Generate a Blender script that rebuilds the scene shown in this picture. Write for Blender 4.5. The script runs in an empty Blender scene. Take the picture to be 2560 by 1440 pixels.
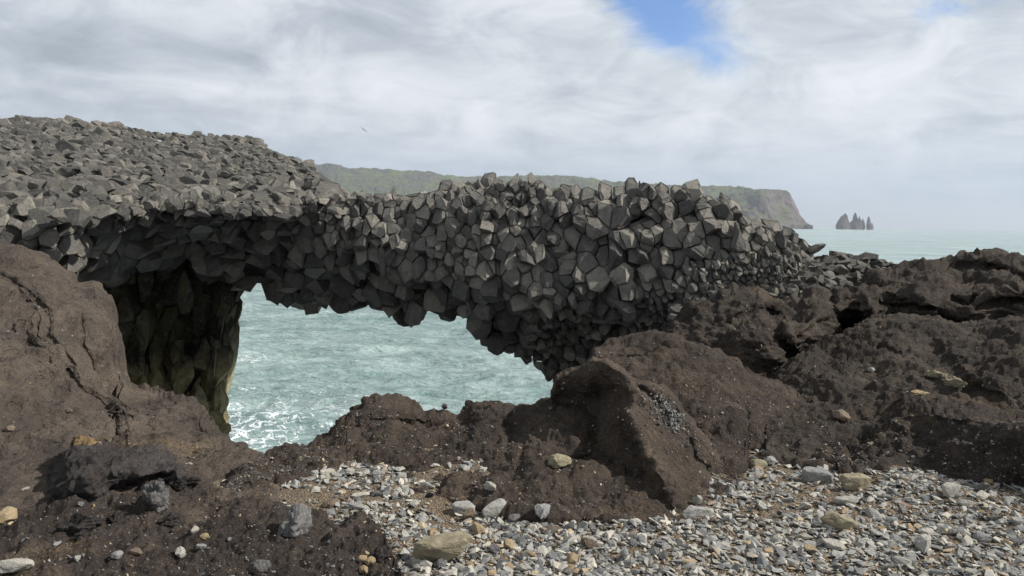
import bpy, bmesh, math, random
import numpy as np
from mathutils import Vector, Matrix
from mathutils.bvhtree import BVHTree

# ------------------------------------------------------------------ scene
S = bpy.context.scene
R = math.radians
random.seed(7); RNG = np.random.default_rng(7)

# ---- camera (photo is 2560 wide; FPX is the focal length in its pixels)
FPX = 1849.0; CAMZ = 1.6; PITCH = math.atan(171.0/FPX); ROLL = R(1.2)
cam_d = bpy.data.cameras.new("camera"); cam = bpy.data.objects.new("camera", cam_d)
S.collection.objects.link(cam); S.camera = cam
cam_d.sensor_width = 36; cam_d.lens = 36*FPX/2560
cam_d.clip_start = 0.1; cam_d.clip_end = 90000
MROT = Matrix.Rotation(math.pi/2-PITCH, 4, 'X') @ Matrix.Rotation(ROLL, 4, 'Z')
cam.matrix_world = Matrix.Translation((0, 0, CAMZ)) @ MROT
S.render.resolution_x = 1024; S.render.resolution_y = 576
S.view_settings.view_transform = 'Standard'; S.view_settings.look = 'None'
S.view_settings.exposure = 0.25; S.view_settings.gamma = 1.0
MR3 = np.array(MROT.to_3x3())

def rays(px, py):
    px = np.asarray(px, float); py = np.asarray(py, float)
    v = np.stack([(px-1280)/FPX, (720-py)/FPX, -np.ones_like(px)], -1)
    return v @ MR3.T
def P(px, py, d):                     # point on the sight line at ground distance d (world y)
    r = rays(px, py); d = np.asarray(d, float)
    return np.array([0, 0, CAMZ]) + r*(d/r[..., 1])[..., None]
def gdist(px, py, z=0.0):             # distance at which the sight line meets height z
    r = rays(px, py); return (z-CAMZ)/r[..., 2]*r[..., 1]

# ---- sun
SUN = Vector((0.76, -0.02, 0.65)).normalized()
sl = bpy.data.lights.new("sun", 'SUN'); sl.energy = 5.0; sl.angle = R(1.5); sl.color = (1, .965, .915)
so = bpy.data.objects.new("sun", sl); S.collection.objects.link(so)
so.rotation_euler = SUN.to_track_quat('Z', 'Y').to_euler()
SUN_EL = math.asin(SUN.z); SUN_AZ = math.atan2(SUN.x, SUN.y)

# ------------------------------------------------------------------ node helper
class NT:
    def __init__(s, tree): s.t = tree; s.n = tree.nodes; s.l = tree.links
    def new(s, typ, **kw):
        n = s.n.new(typ)
        for k, v in kw.items(): setattr(n, k, v)
        return n
    def set(s, sock, v):
        if isinstance(v, bpy.types.NodeSocket): s.l.new(v, sock)
        elif v is not None: sock.default_value = v
    def math(s, op, a, b=None, c=None, clamp=False):
        n = s.new('ShaderNodeMath', operation=op); n.use_clamp = clamp
        s.set(n.inputs[0], a); s.set(n.inputs[1], b); s.set(n.inputs[2], c); return n.outputs[0]
    def vmath(s, op, a, b=None, out=0):
        n = s.new('ShaderNodeVectorMath', operation=op); s.set(n.inputs[0], a); s.set(n.inputs[1], b); return n.outputs[out]
    def mix(s, f, a, b, blend='MIX'):
        n = s.new('ShaderNodeMix', data_type='RGBA', blend_type=blend)
        s.set(n.inputs[0], f); s.set(n.inputs[6], a); s.set(n.inputs[7], b); return n.outputs[2]
    def rng(s, v, a, b, c=0.0, d=1.0, smooth=False):
        n = s.new('ShaderNodeMapRange'); n.clamp = True
        if smooth: n.interpolation_type = 'SMOOTHSTEP'
        for i, x in enumerate((v, a, b, c, d)): s.set(n.inputs[i], x)
        return n.outputs[0]
    def noise(s, vec, scale, detail=4, rough=.55, dist=0.0, out=0):
        n = s.new('ShaderNodeTexNoise'); s.set(n.inputs['Vector'], vec)
        s.set(n.inputs['Scale'], scale); s.set(n.inputs['Detail'], detail)
        s.set(n.inputs['Roughness'], rough); s.set(n.inputs['Distortion'], dist); return n.outputs[out]
    def voro(s, vec, scale, feature='F1', rand=1.0):
        n = s.new('ShaderNodeTexVoronoi', feature=feature); s.set(n.inputs['Vector'], vec)
        s.set(n.inputs['Scale'], scale); s.set(n.inputs['Randomness'], rand); return n
    def mapping(s, vec, scale=(1, 1, 1), loc=(0, 0, 0), rot=(0, 0, 0)):
        n = s.new('ShaderNodeMapping'); s.set(n.inputs[0], vec)
        n.inputs['Scale'].default_value = scale; n.inputs['Location'].default_value = loc
        n.inputs['Rotation'].default_value = rot; return n.outputs[0]
def col(r, g, b): return (r, g, b, 1.0)
def srgb(r, g, b):
    f = lambda c: ((c/255+.055)/1.055)**2.4 if c > 10 else c/255/12.92
    return (f(r), f(g), f(b), 1.0)

# ------------------------------------------------------------------ world: Nishita sky behind a broken cloud deck
W = bpy.data.worlds.new("World"); S.world = W; W.use_nodes = True
W.node_tree.nodes.clear(); w = NT(W.node_tree)
SKY_STRENGTH = 0.12
def build_world():
    sky = w.new('ShaderNodeTexSky', sky_type='NISHITA'); sky.sun_disc = False
    sky.sun_elevation = SUN_EL; sky.sun_rotation = SUN_AZ; sky.altitude = 20
    sky.air_density = 1.0; sky.dust_density = .2; sky.ozone_density = 2.0
    tc = w.new('ShaderNodeTexCoord'); g = tc.outputs['Generated']
    sep = w.new('ShaderNodeSeparateXYZ'); w.set(sep.inputs[0], g)
    z = w.math('MAXIMUM', sep.outputs[2], 0.0)
    den = w.math('ADD', z, 0.10)
    cmb = w.new('ShaderNodeCombineXYZ')
    w.set(cmb.inputs[0], w.math('DIVIDE', sep.outputs[0], den))
    w.set(cmb.inputs[1], w.math('DIVIDE', sep.outputs[1], den)); w.set(cmb.inputs[2], 3.7)
    deck = cmb.outputs[0]
    n1 = w.noise(deck, .55, 9, .58, .25)
    n2 = w.noise(w.mapping(deck, loc=(4.1, 9.3, 0)), 1.9, 9, .62, .5)
    n3 = w.noise(w.mapping(g, scale=(1.6, 1.6, 3.6)), 4.6, 9, .6, .8)
    def blob(px, py, rx, ry, ang=0.0):          # soft region of the sky round one direction
        r = Vector(rays(px, py)).normalized()
        az = math.atan2(r.x, r.y)
        dx = w.math('SUBTRACT', w.math('ARCTAN2', sep.outputs[0], sep.outputs[1]), az)
        dz = w.math('SUBTRACT', sep.outputs[2], r.z)
        c, s_ = math.cos(ang), math.sin(ang)
        u = w.math('ADD', w.math('MULTIPLY', dx, c), w.math('MULTIPLY', dz, s_))
        v = w.math('ADD', w.math('MULTIPLY', dx, -s_), w.math('MULTIPLY', dz, c))
        u = w.math('DIVIDE', u, rx); v = w.math('DIVIDE', v, ry)
        q = w.math('ADD', w.math('MULTIPLY', u, u), w.math('MULTIPLY', v, v))
        return w.math('EXPONENT', w.math('MULTIPLY', q, -1.0))
    cloud_t = w.math('ADD', w.math('MULTIPLY', n1, .42), w.math('MULTIPLY', n2, .2))
    cloud_t = w.math('ADD', cloud_t, w.math('MULTIPLY', n3, .53))
    for (px, py, rx, ry, a, amp) in ((640, 215, .13, .022, .05, .11), (420, 40, .12, .03, 0, .10), (1060, 210, .22, .10, .2, .05),
                                     (150, 130, .16, .05, 0, -.08), (1000, 60, .14, .035, 0, -.05), (2450, 230, .2, .05, 0, .07),
                                     (200, 260, .3, .03, 0, -.04), (1900, 340, .35, .04, 0, .05), (1250, 330, .3, .03, 0, .04), (1250, 90, .08, .05, -.3, .06)):
        cloud_t = w.math('ADD', cloud_t, w.math('MULTIPLY', blob(px, py, rx, ry, a), amp))
    t = w.rng(cloud_t, .41, .75)
    cr = w.new('ShaderNodeValToRGB'); w.set(cr.inputs[0], t)
    e = cr.color_ramp.elements
    e[0].position = 0; e[0].color = srgb(158, 167, 177)
    e[1].position = 1; e[1].color = srgb(228, 231, 236)
    m = e.new(.35); m.color = srgb(184, 192, 201)
    m = e.new(.65); m.color = srgb(210, 216, 222)
    # horizon haze: bluish, flat
    hz = w.rng(sep.outputs[2], 0.0, .14, 1.0, 0.0, True)
    cl = w.mix(w.math('MULTIPLY', hz, .85), cr.outputs[0], srgb(178, 194, 215))
    gap = blob(1590, -40, .085, .042, -.42)
    for (px, py, rx, ry, a, amp) in ((1790, 150, .07, .028, -.5, .55), (1640, 60, .075, .05, -.5, .55), (1760, 0, .07, .04, -.3, .3), (2440, 15, .10, .03, 0, .45), (2100, 10, .16, .05, 0, .32), (1500, -60, .1, .03, 0, .5),
                                     (1900, 100, .05, .03, 0, .15)):
        gap = w.math('ADD', gap, w.math('MULTIPLY', blob(px, py, rx, ry, a), amp))
    gn = w.noise(w.mapping(g, scale=(1, 1, 1.8)), 8, 10, .66, 1.2)
    gap = w.math('ADD', gap, w.math('MULTIPLY', w.math('SUBTRACT', gn, .5), 1.9))
    gap = w.rng(gap, .36, 1.35, smooth=True)
    skyc = w.vmath('SCALE', sky.outputs[0], None)
    skyc.node.inputs['Scale'].default_value = SKY_STRENGTH
    skyc = w.vmath('MULTIPLY', skyc, (.5, .78, 1.12))
    c = w.mix(w.math('MULTIPLY', gap, .92), cl, skyc)
    c = w.vmath('SCALE', c, None)                      # unseen sky overhead dimmed to cut fill light and deepen shadows
    w.set(c.node.inputs['Scale'], w.rng(sep.outputs[2], .36, .8, .96, .55, True))
    bg = w.new('ShaderNodeBackground'); w.set(bg.inputs[0], c); bg.inputs[1].default_value = 1.0
    out = w.new('ShaderNodeOutputWorld'); w.l.new(bg.outputs[0], out.inputs[0])
build_world()

# ------------------------------------------------------------------ numpy gradient noise
_perm = RNG.permutation(4096)
_g = RNG.normal(size=(4096, 3)); _g /= np.linalg.norm(_g, axis=1)[:, None]
def perlin(p):
    i = np.floor(p).astype(np.int64); f = p-i; u = f*f*f*(f*(f*6-15)+10)
    r = 0
    for a in (0, 1):
        for b in (0, 1):
            for c in (0, 1):
                h = _perm[(_perm[(_perm[(i[..., 0]+a) & 4095]+i[..., 1]+b) & 4095]+i[..., 2]+c) & 4095]
                gr = _g[h]
                dt = gr[..., 0]*(f[..., 0]-a)+gr[..., 1]*(f[..., 1]-b)+gr[..., 2]*(f[..., 2]-c)
                wt = (u[..., 0] if a else 1-u[..., 0])*(u[..., 1] if b else 1-u[..., 1])*(u[..., 2] if c else 1-u[..., 2])
                r = r+wt*dt
    return r*1.6
def fbm(p, sc, octv=4, gain=.5, off=0.0):
    r = 0; a = 1.0; q = p/sc+off
    for _ in range(octv):
        r = r+a*perlin(q); q = q*2.03+17.3; a *= gain
    return r
def ridged(p, sc, octv=3, off=0.0):
    r = 0; a = 1.0; q = p/sc+off
    for _ in range(octv):
        r = r+a*(1-np.minimum(1, np.abs(perlin(q))*2.2)); q = q*2.1+9.1; a *= .5
    return r

# ------------------------------------------------------------------ linking and tagging
def tag(o, label=None, cat=None, group=None, kind=None):
    if label: o['label'] = label
    if cat: o['category'] = cat
    if group: o['group'] = group
    if kind: o['kind'] = kind
    return o
def mesh_obj(name, verts, faces, mat=None, parent=None, smooth=True):
    me = bpy.data.meshes.new(name)
    if isinstance(faces, np.ndarray):
        nf, k = faces.shape
        me.vertices.add(len(verts)); me.vertices.foreach_set('co', np.asarray(verts, np.float32).ravel())
        me.loops.add(nf*k); me.loops.foreach_set('vertex_index', faces.astype(np.int32).ravel())
        me.polygons.add(nf); me.polygons.foreach_set('loop_start', np.arange(0, nf*k, k, dtype=np.int32))
        me.update(calc_edges=True)
    else:
        me.from_pydata([tuple(v) for v in verts], [], faces); me.update()
    me.polygons.foreach_set('use_smooth', np.full(len(me.polygons), smooth))
    if mat: me.materials.append(mat)
    o = bpy.data.objects.new(name, me); S.collection.objects.link(o)
    if parent: o.parent = parent
    return o

# ------------------------------------------------------------------ materials
def new_mat(name):
    m = bpy.data.materials.new(name); m.use_nodes = True; m.node_tree.nodes.clear()
    t = NT(m.node_tree); b = t.new('ShaderNodeBsdfPrincipled'); o = t.new('ShaderNodeOutputMaterial')
    t.l.new(b.outputs[0], o.inputs[0]); b.inputs['Specular IOR Level'].default_value = .25
    return m, t, b
def bump(t, b, h, strength, dist, prev=None):
    n = t.new('ShaderNodeBump'); n.inputs['Strength'].default_value = strength; n.inputs['Distance'].default_value = dist
    t.set(n.inputs['Height'], h)
    if prev is not None: t.l.new(prev, n.inputs['Normal'])
    return n.outputs[0]

def tuff_mat(name, c_dark, c_mid, c_light, tan=.35, gsc=1.0, tan_col=srgb(150, 126, 92), grit=1.0, grainy=.5, cracks=.5):
    m, t, b = new_mat(name)
    tc = t.new('ShaderNodeTexCoord').outputs['Object']
    n1 = t.noise(tc, 1.6, 6, .6, .3); n2 = t.noise(tc, 9, 6, .65); n3 = t.noise(tc, 55, 5, .7)
    k = t.math('ADD', t.math('MULTIPLY', n1, .45), t.math('MULTIPLY', n2, .3)); k = t.math('ADD', k, t.math('MULTIPLY', n3, .25))
    base = t.mix(t.rng(k, .36, .52), c_dark, c_mid); base = t.mix(t.rng(k, .5, .66), base, c_light)
    # pale ash dust in patches
    pm = t.noise(t.mapping(tc, scale=(1, 1, 1.7), loc=(3, 1, 8)), 1.25, 5, .6, .5)
    pm = t.math('MULTIPLY', t.rng(pm, .56, .70), t.rng(n3, .42, .62))
    base = t.mix(t.math('MULTIPLY', pm, tan), base, tan_col)
    # grains of grey and tan stone set in the tuff
    v1 = t.voro(tc, 38); v2 = t.voro(tc, 95); v3 = t.voro(tc, 15)
    for v, thr, amt, cc in ((v1, .24, .5, srgb(140, 132, 122)), (v2, .30, .5, srgb(168, 148, 118)), (v3, .14, .45, srgb(120, 116, 112))):
        sc = t.new('ShaderNodeSeparateColor'); t.l.new(v.outputs['Color'], sc.inputs[0])
        on = t.math('GREATER_THAN', sc.outputs[0], 1-grainy*.5)
        msk = t.math('MULTIPLY', t.rng(v.outputs['Distance'], thr*.7, thr, 1, 0), on)
        ccv = t.mix(sc.outputs[1], cc, srgb(84, 78, 76))
        base = t.mix(t.math('MULTIPLY', msk, amt*.9, clamp=True), base, ccv)
    t.l.new(base, b.inputs['Base Color']); b.inputs['Roughness'].default_value = .93
    b.inputs['Specular IOR Level'].default_value = .12
    h = t.math('SUBTRACT', t.noise(tc, 22, 8, .68), t.math('MULTIPLY', t.rng(v1.outputs['Distance'], 0, .45), .35))
    nn = bump(t, b, h, 1.0*grit, .05)
    vc = t.voro(t.vmath('ADD', tc, t.vmath('SCALE', t.noise(tc, 3, 4, .6, out=1), None)), 1.35, 'DISTANCE_TO_EDGE')
    vc.inputs['Scale'].default_value = 1.1
    nn = bump(t, b, t.rng(vc.outputs['Distance'], 0, .035), cracks, .05, nn)
    nn = bump(t, b, t.noise(tc, 150, 5, .8), .8*grit, .012, nn)
    t.l.new(nn, b.inputs['Normal'])
    return m

TUFF_L = tuff_mat('tuff_left', srgb(76, 69, 64), srgb(97, 88, 80), srgb(123, 111, 98), tan=.6, tan_col=srgb(170, 146, 110), grainy=.5, grit=1.05, cracks=.7)
TUFF_M = tuff_mat('tuff_brown', srgb(56, 50, 45), srgb(78, 69, 62), srgb(102, 91, 80), tan=.3, grainy=.6)
TUFF_F = tuff_mat('tuff_fin', srgb(68, 60, 54), srgb(92, 82, 73), srgb(116, 103, 90), tan=.35, grainy=.5)
TUFF_R = tuff_mat('tuff_right', srgb(54, 49, 45), srgb(75, 68, 62), srgb(100, 90, 81), tan=.18, grainy=.4, cracks=.8)
TUFF_S = tuff_mat('tuff_soil', srgb(56, 50, 47), srgb(78, 70, 65), srgb(104, 94, 84), tan=.55, tan_col=srgb(160, 138, 100), grainy=.95, grit=1.2)
CLINK = tuff_mat('clinker', srgb(58, 53, 51), srgb(80, 75, 73), srgb(112, 107, 106), tan=.35, grainy=.6, grit=1.2, cracks=.3)
TANCAP = tuff_mat('tan_crust', srgb(120, 98, 72), srgb(160, 134, 98), srgb(190, 165, 125), tan=.2, grainy=.3, grit=1.3)

def basalt_mat(name, c0, c1, c2, moss=0.0, bumpy=1.0):
    m, t, b = new_mat(name)
    tc = t.new('ShaderNodeTexCoord').outputs['Object']
    at = t.new('ShaderNodeAttribute'); at.attribute_name = 'tone'
    n1 = t.noise(tc, 2.2, 5, .6); n2 = t.noise(tc, 14, 7, .7); n3 = t.noise(tc, 60, 5, .7)
    k = t.math('ADD', t.math('MULTIPLY', at.outputs['Fac'], .42), t.math('MULTIPLY', n2, .38))
    k = t.math('ADD', k, t.math('MULTIPLY', n1, .3))
    base = t.mix(t.rng(k, .3, .55), c0, c1); base = t.mix(t.rng(k, .55, .8), base, c2)
    dust = t.math('MULTIPLY', t.rng(t.noise(tc, 7, 6, .7), .52, .66), t.rng(n3, .4, .6))
    base = t.mix(t.math('MULTIPLY', dust, .5), base, srgb(156, 149, 136))
    stain = t.math('MULTIPLY', t.rng(t.noise(t.mapping(tc, scale=(1, 1, .45), loc=(5, 2, 7)), 1.9, 7, .68, .6), .52, .62), .5)
    base = t.mix(stain, base, c0)
    base = t.mix(t.math('MULTIPLY', t.rng(n3, .57, .66), .5), base, srgb(46, 45, 44))
    if moss:
        mm = t.math('MULTIPLY', t.rng(t.noise(tc, 1.1, 4, .6), .42, .6), moss)
        base = t.mix(mm, base, srgb(122, 116, 72))
        base = t.mix(t.math('MULTIPLY', t.rng(n2, .5, .62), moss*.5), base, srgb(150, 142, 112))
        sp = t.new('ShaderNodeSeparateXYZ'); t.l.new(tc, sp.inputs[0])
        sunlit_foot = t.math('MULTIPLY', t.rng(sp.outputs[2], -1.1, -1.9), t.rng(n1, .3, .6))  # sunlight on the columns' foot painted in as a paler, algae-tinted colour
        base = t.mix(sunlit_foot, base, srgb(196, 184, 140))
    t.l.new(base, b.inputs['Base Color']); b.inputs['Roughness'].default_value = .78
    b.inputs['Specular IOR Level'].default_value = .22
    nn = bump(t, b, t.noise(tc, 4.5, 6, .6, .4), .6*bumpy, .12)
    vc = t.voro(t.vmath('ADD', tc, t.vmath('SCALE', t.noise(tc, 5, 3, .6, out=1), None)), 3.2, 'DISTANCE_TO_EDGE')
    nn = bump(t, b, t.rng(vc.outputs['Distance'], 0, .02), .35*bumpy, .03, nn)
    nn = bump(t, b, t.noise(tc, 26, 8, .78), 1.0*bumpy, .035, nn)
    t.l.new(nn, b.inputs['Normal'])
    return m
BAS = basalt_mat('basalt', srgb(84, 82, 79), srgb(118, 114, 107), srgb(156, 150, 138))
BAS_K = basalt_mat('basalt_knoll', srgb(76, 75, 72), srgb(99, 96, 90), srgb(130, 125, 115))
BAS_P = basalt_mat('basalt_pillar', srgb(44, 43, 38), srgb(64, 61, 54), srgb(98, 93, 79), moss=.35, bumpy=1.0)  # dark basalt colour with the arch's shade on the columns put in
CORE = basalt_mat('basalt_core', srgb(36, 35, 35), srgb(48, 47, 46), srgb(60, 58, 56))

# ------------------------------------------------------------------ relief rock: closed body with sculpted front
def rbf(pts, eps=.02):
    A = np.array([(p[0]/100, p[1]/100) for p in pts]); y = np.array([p[2] for p in pts], float)
    n = len(A)
    K = np.sqrt(((A[:, None]-A[None])**2).sum(-1)+eps)
    Q = np.hstack([np.ones((n, 1)), A])
    M = np.block([[K+np.eye(n)*.0, Q], [Q.T, np.zeros((3, 3))]])
    wv = np.linalg.lstsq(M, np.concatenate([y, np.zeros(3)]), rcond=None)[0]
    def f(px, py):
        px = np.asarray(px, float)/100; py = np.asarray(py, float)/100; sh = px.shape
        B = np.stack([px.ravel(), py.ravel()], -1); r = np.empty(len(B))
        for i in range(0, len(B), 20000):
            b_ = B[i:i+20000]
            r[i:i+20000] = np.sqrt(((b_[:, None]-A[None])**2).sum(-1)+eps) @ wv[:n] + wv[n] + b_ @ wv[n+1:]
        return r.reshape(sh)
    return f
def curve(pts):
    xs = [p[0] for p in pts]; ys = [p[1] for p in pts]
    return lambda x: np.interp(x, xs, ys)
def ctrl(pts):                                     # third entry 'g' = where the sight line meets the gravel
    return [(a, b, float(gdist(a, b)) if c == 'g' else c) for a, b, c in pts]
def seg_dist(px, py, line):
    d = np.full(px.shape, 1e9)
    for (x0, y0), (x1, y1) in zip(line[:-1], line[1:]):
        vx, vy = x1-x0, y1-y0; tt = np.clip(((px-x0)*vx+(py-y0)*vy)/(vx*vx+vy*vy), 0, 1)
        d = np.minimum(d, np.hypot(px-x0-tt*vx, py-y0-tt*vy))
    return d

FRONTS = {}
def relief(name, top, bot, cps, mat, step=2.7, nv=None, roll=28, rollamt=.35, thick=1.2, drop=.7, zfoot=-1.0, zback=-15.5,
           amp=(.10, .05, .022), scl=(.9, .3, .09), creases=(), seed=0.0, aniso=(1, 1, 1), ridge=.0, clampg=0.0, zfix=False, eps=.02):
    ft, fb = curve(top), curve(bot); fd = rbf(ctrl(cps), eps)
    x0, x1 = top[0][0], top[-1][0]
    xs = np.arange(x0, x1+step, step); xr = np.zeros(len(xs))
    if x1 >= 2800: e_ = np.arange(x1+12, x1+1300, 16); xs = np.concatenate([xs, e_]); xr = np.concatenate([xr, (e_-x1)/1300])
    if x0 <= -260 and clampg: e_ = np.arange(x0-1300, x0-8, 16); xs = np.concatenate([e_, xs]); xr = np.concatenate([(x0-e_)/1300, xr])
    tt = ft(xs); bb = np.maximum(fb(xs), tt+4)
    nv = nv or int(np.max(bb-tt)/step*.9)
    v = np.linspace(0, 1, nv)[:, None]
    py = tt[None]+(bb-tt)[None]*v; px = np.broadcast_to(xs[None], py.shape)
    # slide whole rows a little so that the silhouette is not a plain graph
    D = fd(np.clip(px, x0, x1), py)
    tpx = (py-tt[None]); q = np.clip(1-tpx/roll, 0, 1)
    D = D+rollamt*(1-np.sqrt(np.clip(1-q*q, 0, 1)))
    for line, wd, dp in creases:
        sd = seg_dist(px, py, line); D = D+dp*np.exp(-(sd/wd)**2)
    if clampg:
        G = gdist(px, py); G = np.where(G > 0, G, 99); D = np.minimum(D, G-clampg*np.clip((bb[None]-py)/70, 0, 1))
    front = P(px, py, D)
    rows = [front[::-1]]                                 # bottom -> top
    topv = front[0]; hd = topv.copy(); hd[:, 2] = 0; hd /= np.linalg.norm(hd, axis=1)[:, None]
    for s_ in (.06, .14, .25, .4, .6, .8, 1.0):
        r = topv+hd*thick*s_; r[:, 2] -= drop*s_**2*.9; rows.append(r[None])
    r = topv+hd*thick*1.25; r[:, 2] = np.minimum(topv[:, 2]-drop-.3, zback*.5); rows.append(r[None])
    r = topv+hd*thick*1.5; r[:, 2] = zback; rows.append(r[None])
    if zfix:                                          # a body that hangs free: its back ends level with its underside
        zb = front[-1][:, 2]
        for q_ in rows[1:]: q_[0][:, 2] = np.maximum(q_[0][:, 2], zb+.25)
        rows[-1][0][:, 2] = zb+.1+.12*np.abs(topv[:, 1]-front[-1][:, 1])*0
    bv = front[-1].copy(); bv[:, 2] = np.minimum(bv[:, 2]-.02, zfoot)
    g = np.concatenate([bv[None]]+rows, 0)
    nr, nc = g.shape[:2]
    du = np.gradient(g, axis=1); dv = np.gradient(g, axis=0)
    n = np.cross(du, dv); n /= np.linalg.norm(n, axis=2)[..., None]+1e-9
    q = g*np.array(aniso)
    dsp = amp[0]*fbm(q, scl[0], 3, .5, seed)+amp[1]*fbm(q, scl[1], 3, .55, seed+5)+amp[2]*fbm(q, scl[2], 3, .58, seed+9)*.75
    dsp = dsp+amp[1]*.5*(ridged(q, scl[1]*1.9, 3, seed+21)-1.0)
    if ridge: dsp = dsp-ridge*np.clip(ridged(q, .9, 2, seed+3)-1.15, 0, 1)*2
    dsp = dsp*1.0; dsp[0] = 0; dsp[-2:] = 0
    ev = np.clip(np.minimum(xs-x0, x1-xs)/30, .15, 1); ev = np.where(xr > 0, 1, ev) if xr.any() else ev
    if x1 >= 2800: ev = np.where(xs > x1-40, 1, ev)
    if x0 <= -260 and clampg: ev = np.where(xs < x0+40, 1, ev); dsp = dsp*ev[None]
    g = g+n*dsp[..., None]; g[..., 2] -= (xr**2*3.5)[None]
    idx = np.arange(nr*nc).reshape(nr, nc)
    f = np.stack([idx[:-1, :-1], idx[:-1, 1:], idx[1:, 1:], idx[1:, :-1]], -1).reshape(-1, 4)
    verts = g.reshape(-1, 3)
    o = mesh_obj(name, verts, f, mat)
    FRONTS[o.name] = (g[1:len(v)+1], n[1:len(v)+1])
    return o

BODY = []
# ---- far to near, right side
o = relief('tuff_ridge', [(2050, 760), (2075, 735), (2120, 716), (2180, 692), (2250, 668), (2330, 655), (2385, 652), (2405, 640), (2460, 631), (2520, 634), (2560, 648), (2640, 660), (2800, 650)],
   [(2050, 1000), (2800, 1000)],
   [(2060, 740, 9.7), (2120, 716, 10.0), (2250, 668, 10.8), (2385, 652, 11), (2460, 631, 10.6), (2560, 650, 10.4), (2800, 650, 10), (2200, 730, 9.7), (2350, 720, 9.5), (2450, 690, 9.9), (2560, 720, 9.0),
    (2090, 770, 9.1), (2180, 772, 8.7), (2080, 830, 10.4), (2140, 830, 10.8), (2200, 820, 10.2), (2300, 760, 8.9), (2300, 800, 9.3), (2420, 770, 8.8), (2500, 800, 8.9), (2600, 800, 8.4), (2100, 950, 9.5), (2600, 950, 8.3)],
   TUFF_R, thick=3, drop=.8, seed=1.5, amp=(.10, .10, .05), scl=(1.0, .35, .11), aniso=(.6, .6, 2.6), ridge=.12,
   creases=[([(2180, 745), (2260, 760), (2330, 775)], 6, .18), ([(2400, 660), (2480, 668), (2560, 690)], 7, .2), ([(2380, 745), (2450, 760), (2560, 748)], 6, .15), ([(2100, 760), (2160, 765)], 9, .12), ([(2350, 790), (2420, 812)], 10, .3)])
tag(o, "long dark brown tuff ridge at upper right with a smooth humped top against the sea", "rock"); BODY.append(o)
o = relief('tuff_lump', [(1670, 850), (1690, 800), (1730, 770), (1780, 757), (1800, 728), (1840, 713), (1900, 716), (1935, 745), (1960, 754), (1995, 745), (2030, 722), (2060, 720), (2082, 740), (2092, 800), (2098, 880)],
   [(1670, 1000), (2098, 1020)],
   [(1690, 800, 8.9), (1840, 713, 9.3), (1960, 754, 9.3), (2050, 720, 9.4), (2092, 800, 9.2), (1760, 850, 8.4), (1850, 800, 8.5), (1900, 860, 8.1), (1980, 820, 8.3), (2040, 790, 8.7), (2010, 870, 8.4), (1960, 940, 8.3), (1850, 930, 8.1), (1720, 950, 8.1), (2060, 950, 8.9), (1930, 780, 8.8)],
   TUFF_R, thick=2.5, drop=.6, seed=3.5, amp=(.09, .08, .04), scl=(.9, .35, .1), aniso=(.8, .8, 1.4), ridge=.10,
   creases=[([(1930, 780), (1960, 860), (1990, 900)], 12, .18), ([(1845, 790), (1900, 775), (1950, 778)], 6, .12)])
tag(o, "blocky brown tuff lump left of the dark hollow, under the grey rubble ledge", "rock"); BODY.append(o)
o = relief('tuff_slope', [(1915, 1010), (1945, 950), (1990, 893), (2040, 860), (2090, 845), (2140, 815), (2180, 797), (2250, 790), (2330, 795), (2400, 806), (2450, 798), (2520, 790), (2600, 785), (2800, 780)],
   [(1915, 1150), (2100, 1175), (2800, 1230)],
   [(1990, 893, 7.6), (2090, 845, 8.1), (2180, 797, 8.3), (2400, 806, 8.0), (2560, 790, 7.6), (2800, 780, 7.4), (1960, 1000, 6.7), (2100, 950, 6.7), (2200, 880, 7.4), (2300, 950, 6.4), (2400, 880, 7.0), (2500, 950, 6.1), (2600, 880, 6.5),
    (2050, 1060, 5.9), (2200, 1050, 5.8), (2000, 1125, 'g'), (2100, 1150, 'g'), (2250, 1150, 5.2), (2450, 1050, 5.8), (2700, 1100, 5.2), (2500, 1200, 5.0)],
   TUFF_R, thick=2.0, drop=1.0, clampg=0.14, seed=6.5, amp=(.08, .05, .035), scl=(.9, .3, .08), aniso=(.8, .8, 1.5), ridge=.06,
   creases=[([(2200, 870), (2290, 900), (2400, 890)], 7, .06), ([(2330, 860), (2420, 960), (2480, 990)], 16, .12)])
tag(o, "broad dark tuff slope at the right with small stones set in it", "rock"); BODY.append(o)
o = relief('tuff_hump', [(1455, 980), (1475, 905), (1490, 870), (1530, 853), (1580, 839), (1620, 833), (1690, 842), (1720, 860), (1780, 880), (1850, 903), (1866, 935), (1900, 948), (1960, 966), (2010, 1010), (2050, 1055), (2090, 1115), (2125, 1160)],
   [(1455, 1250), (1800, 1240), (1862, 1215), (1872, 1120), (1960, 1130), (2050, 1145), (2125, 1168)],
   [(1490, 870, 6.9), (1600, 836, 7.1), (1700, 845, 7.0), (1850, 905, 6.8), (1960, 966, 6.6), (2050, 1055, 6.0), (2090, 1115, 5.5), (1500, 960, 6.2), (1600, 920, 6.5), (1700, 950, 6.2), (1800, 960, 6.3), (1880, 1020, 5.9),
    (1750, 1060, 5.5), (1850, 1080, 5.3), (1950, 1080, 5.5), (1880, 1122, 'g'), (1960, 1130, 'g'), (2050, 1145, 'g'), (2120, 1165, 'g'), (1600, 1150, 5.2), (1800, 1230, 4.8)],
   TUFF_M, thick=1.6, drop=.7, clampg=0.14, seed=8.1, amp=(.06, .03, .02), scl=(.8, .28, .08),
   creases=[([(1510, 868), (1530, 890), (1600, 895), (1660, 880), (1760, 890)], 5, .05), ([(1690, 850), (1720, 900)], 5, .06)])
tag(o, "rounded brown tuff hump between the jagged fin and the dark slope", "rock"); BODY.append(o)
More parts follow.
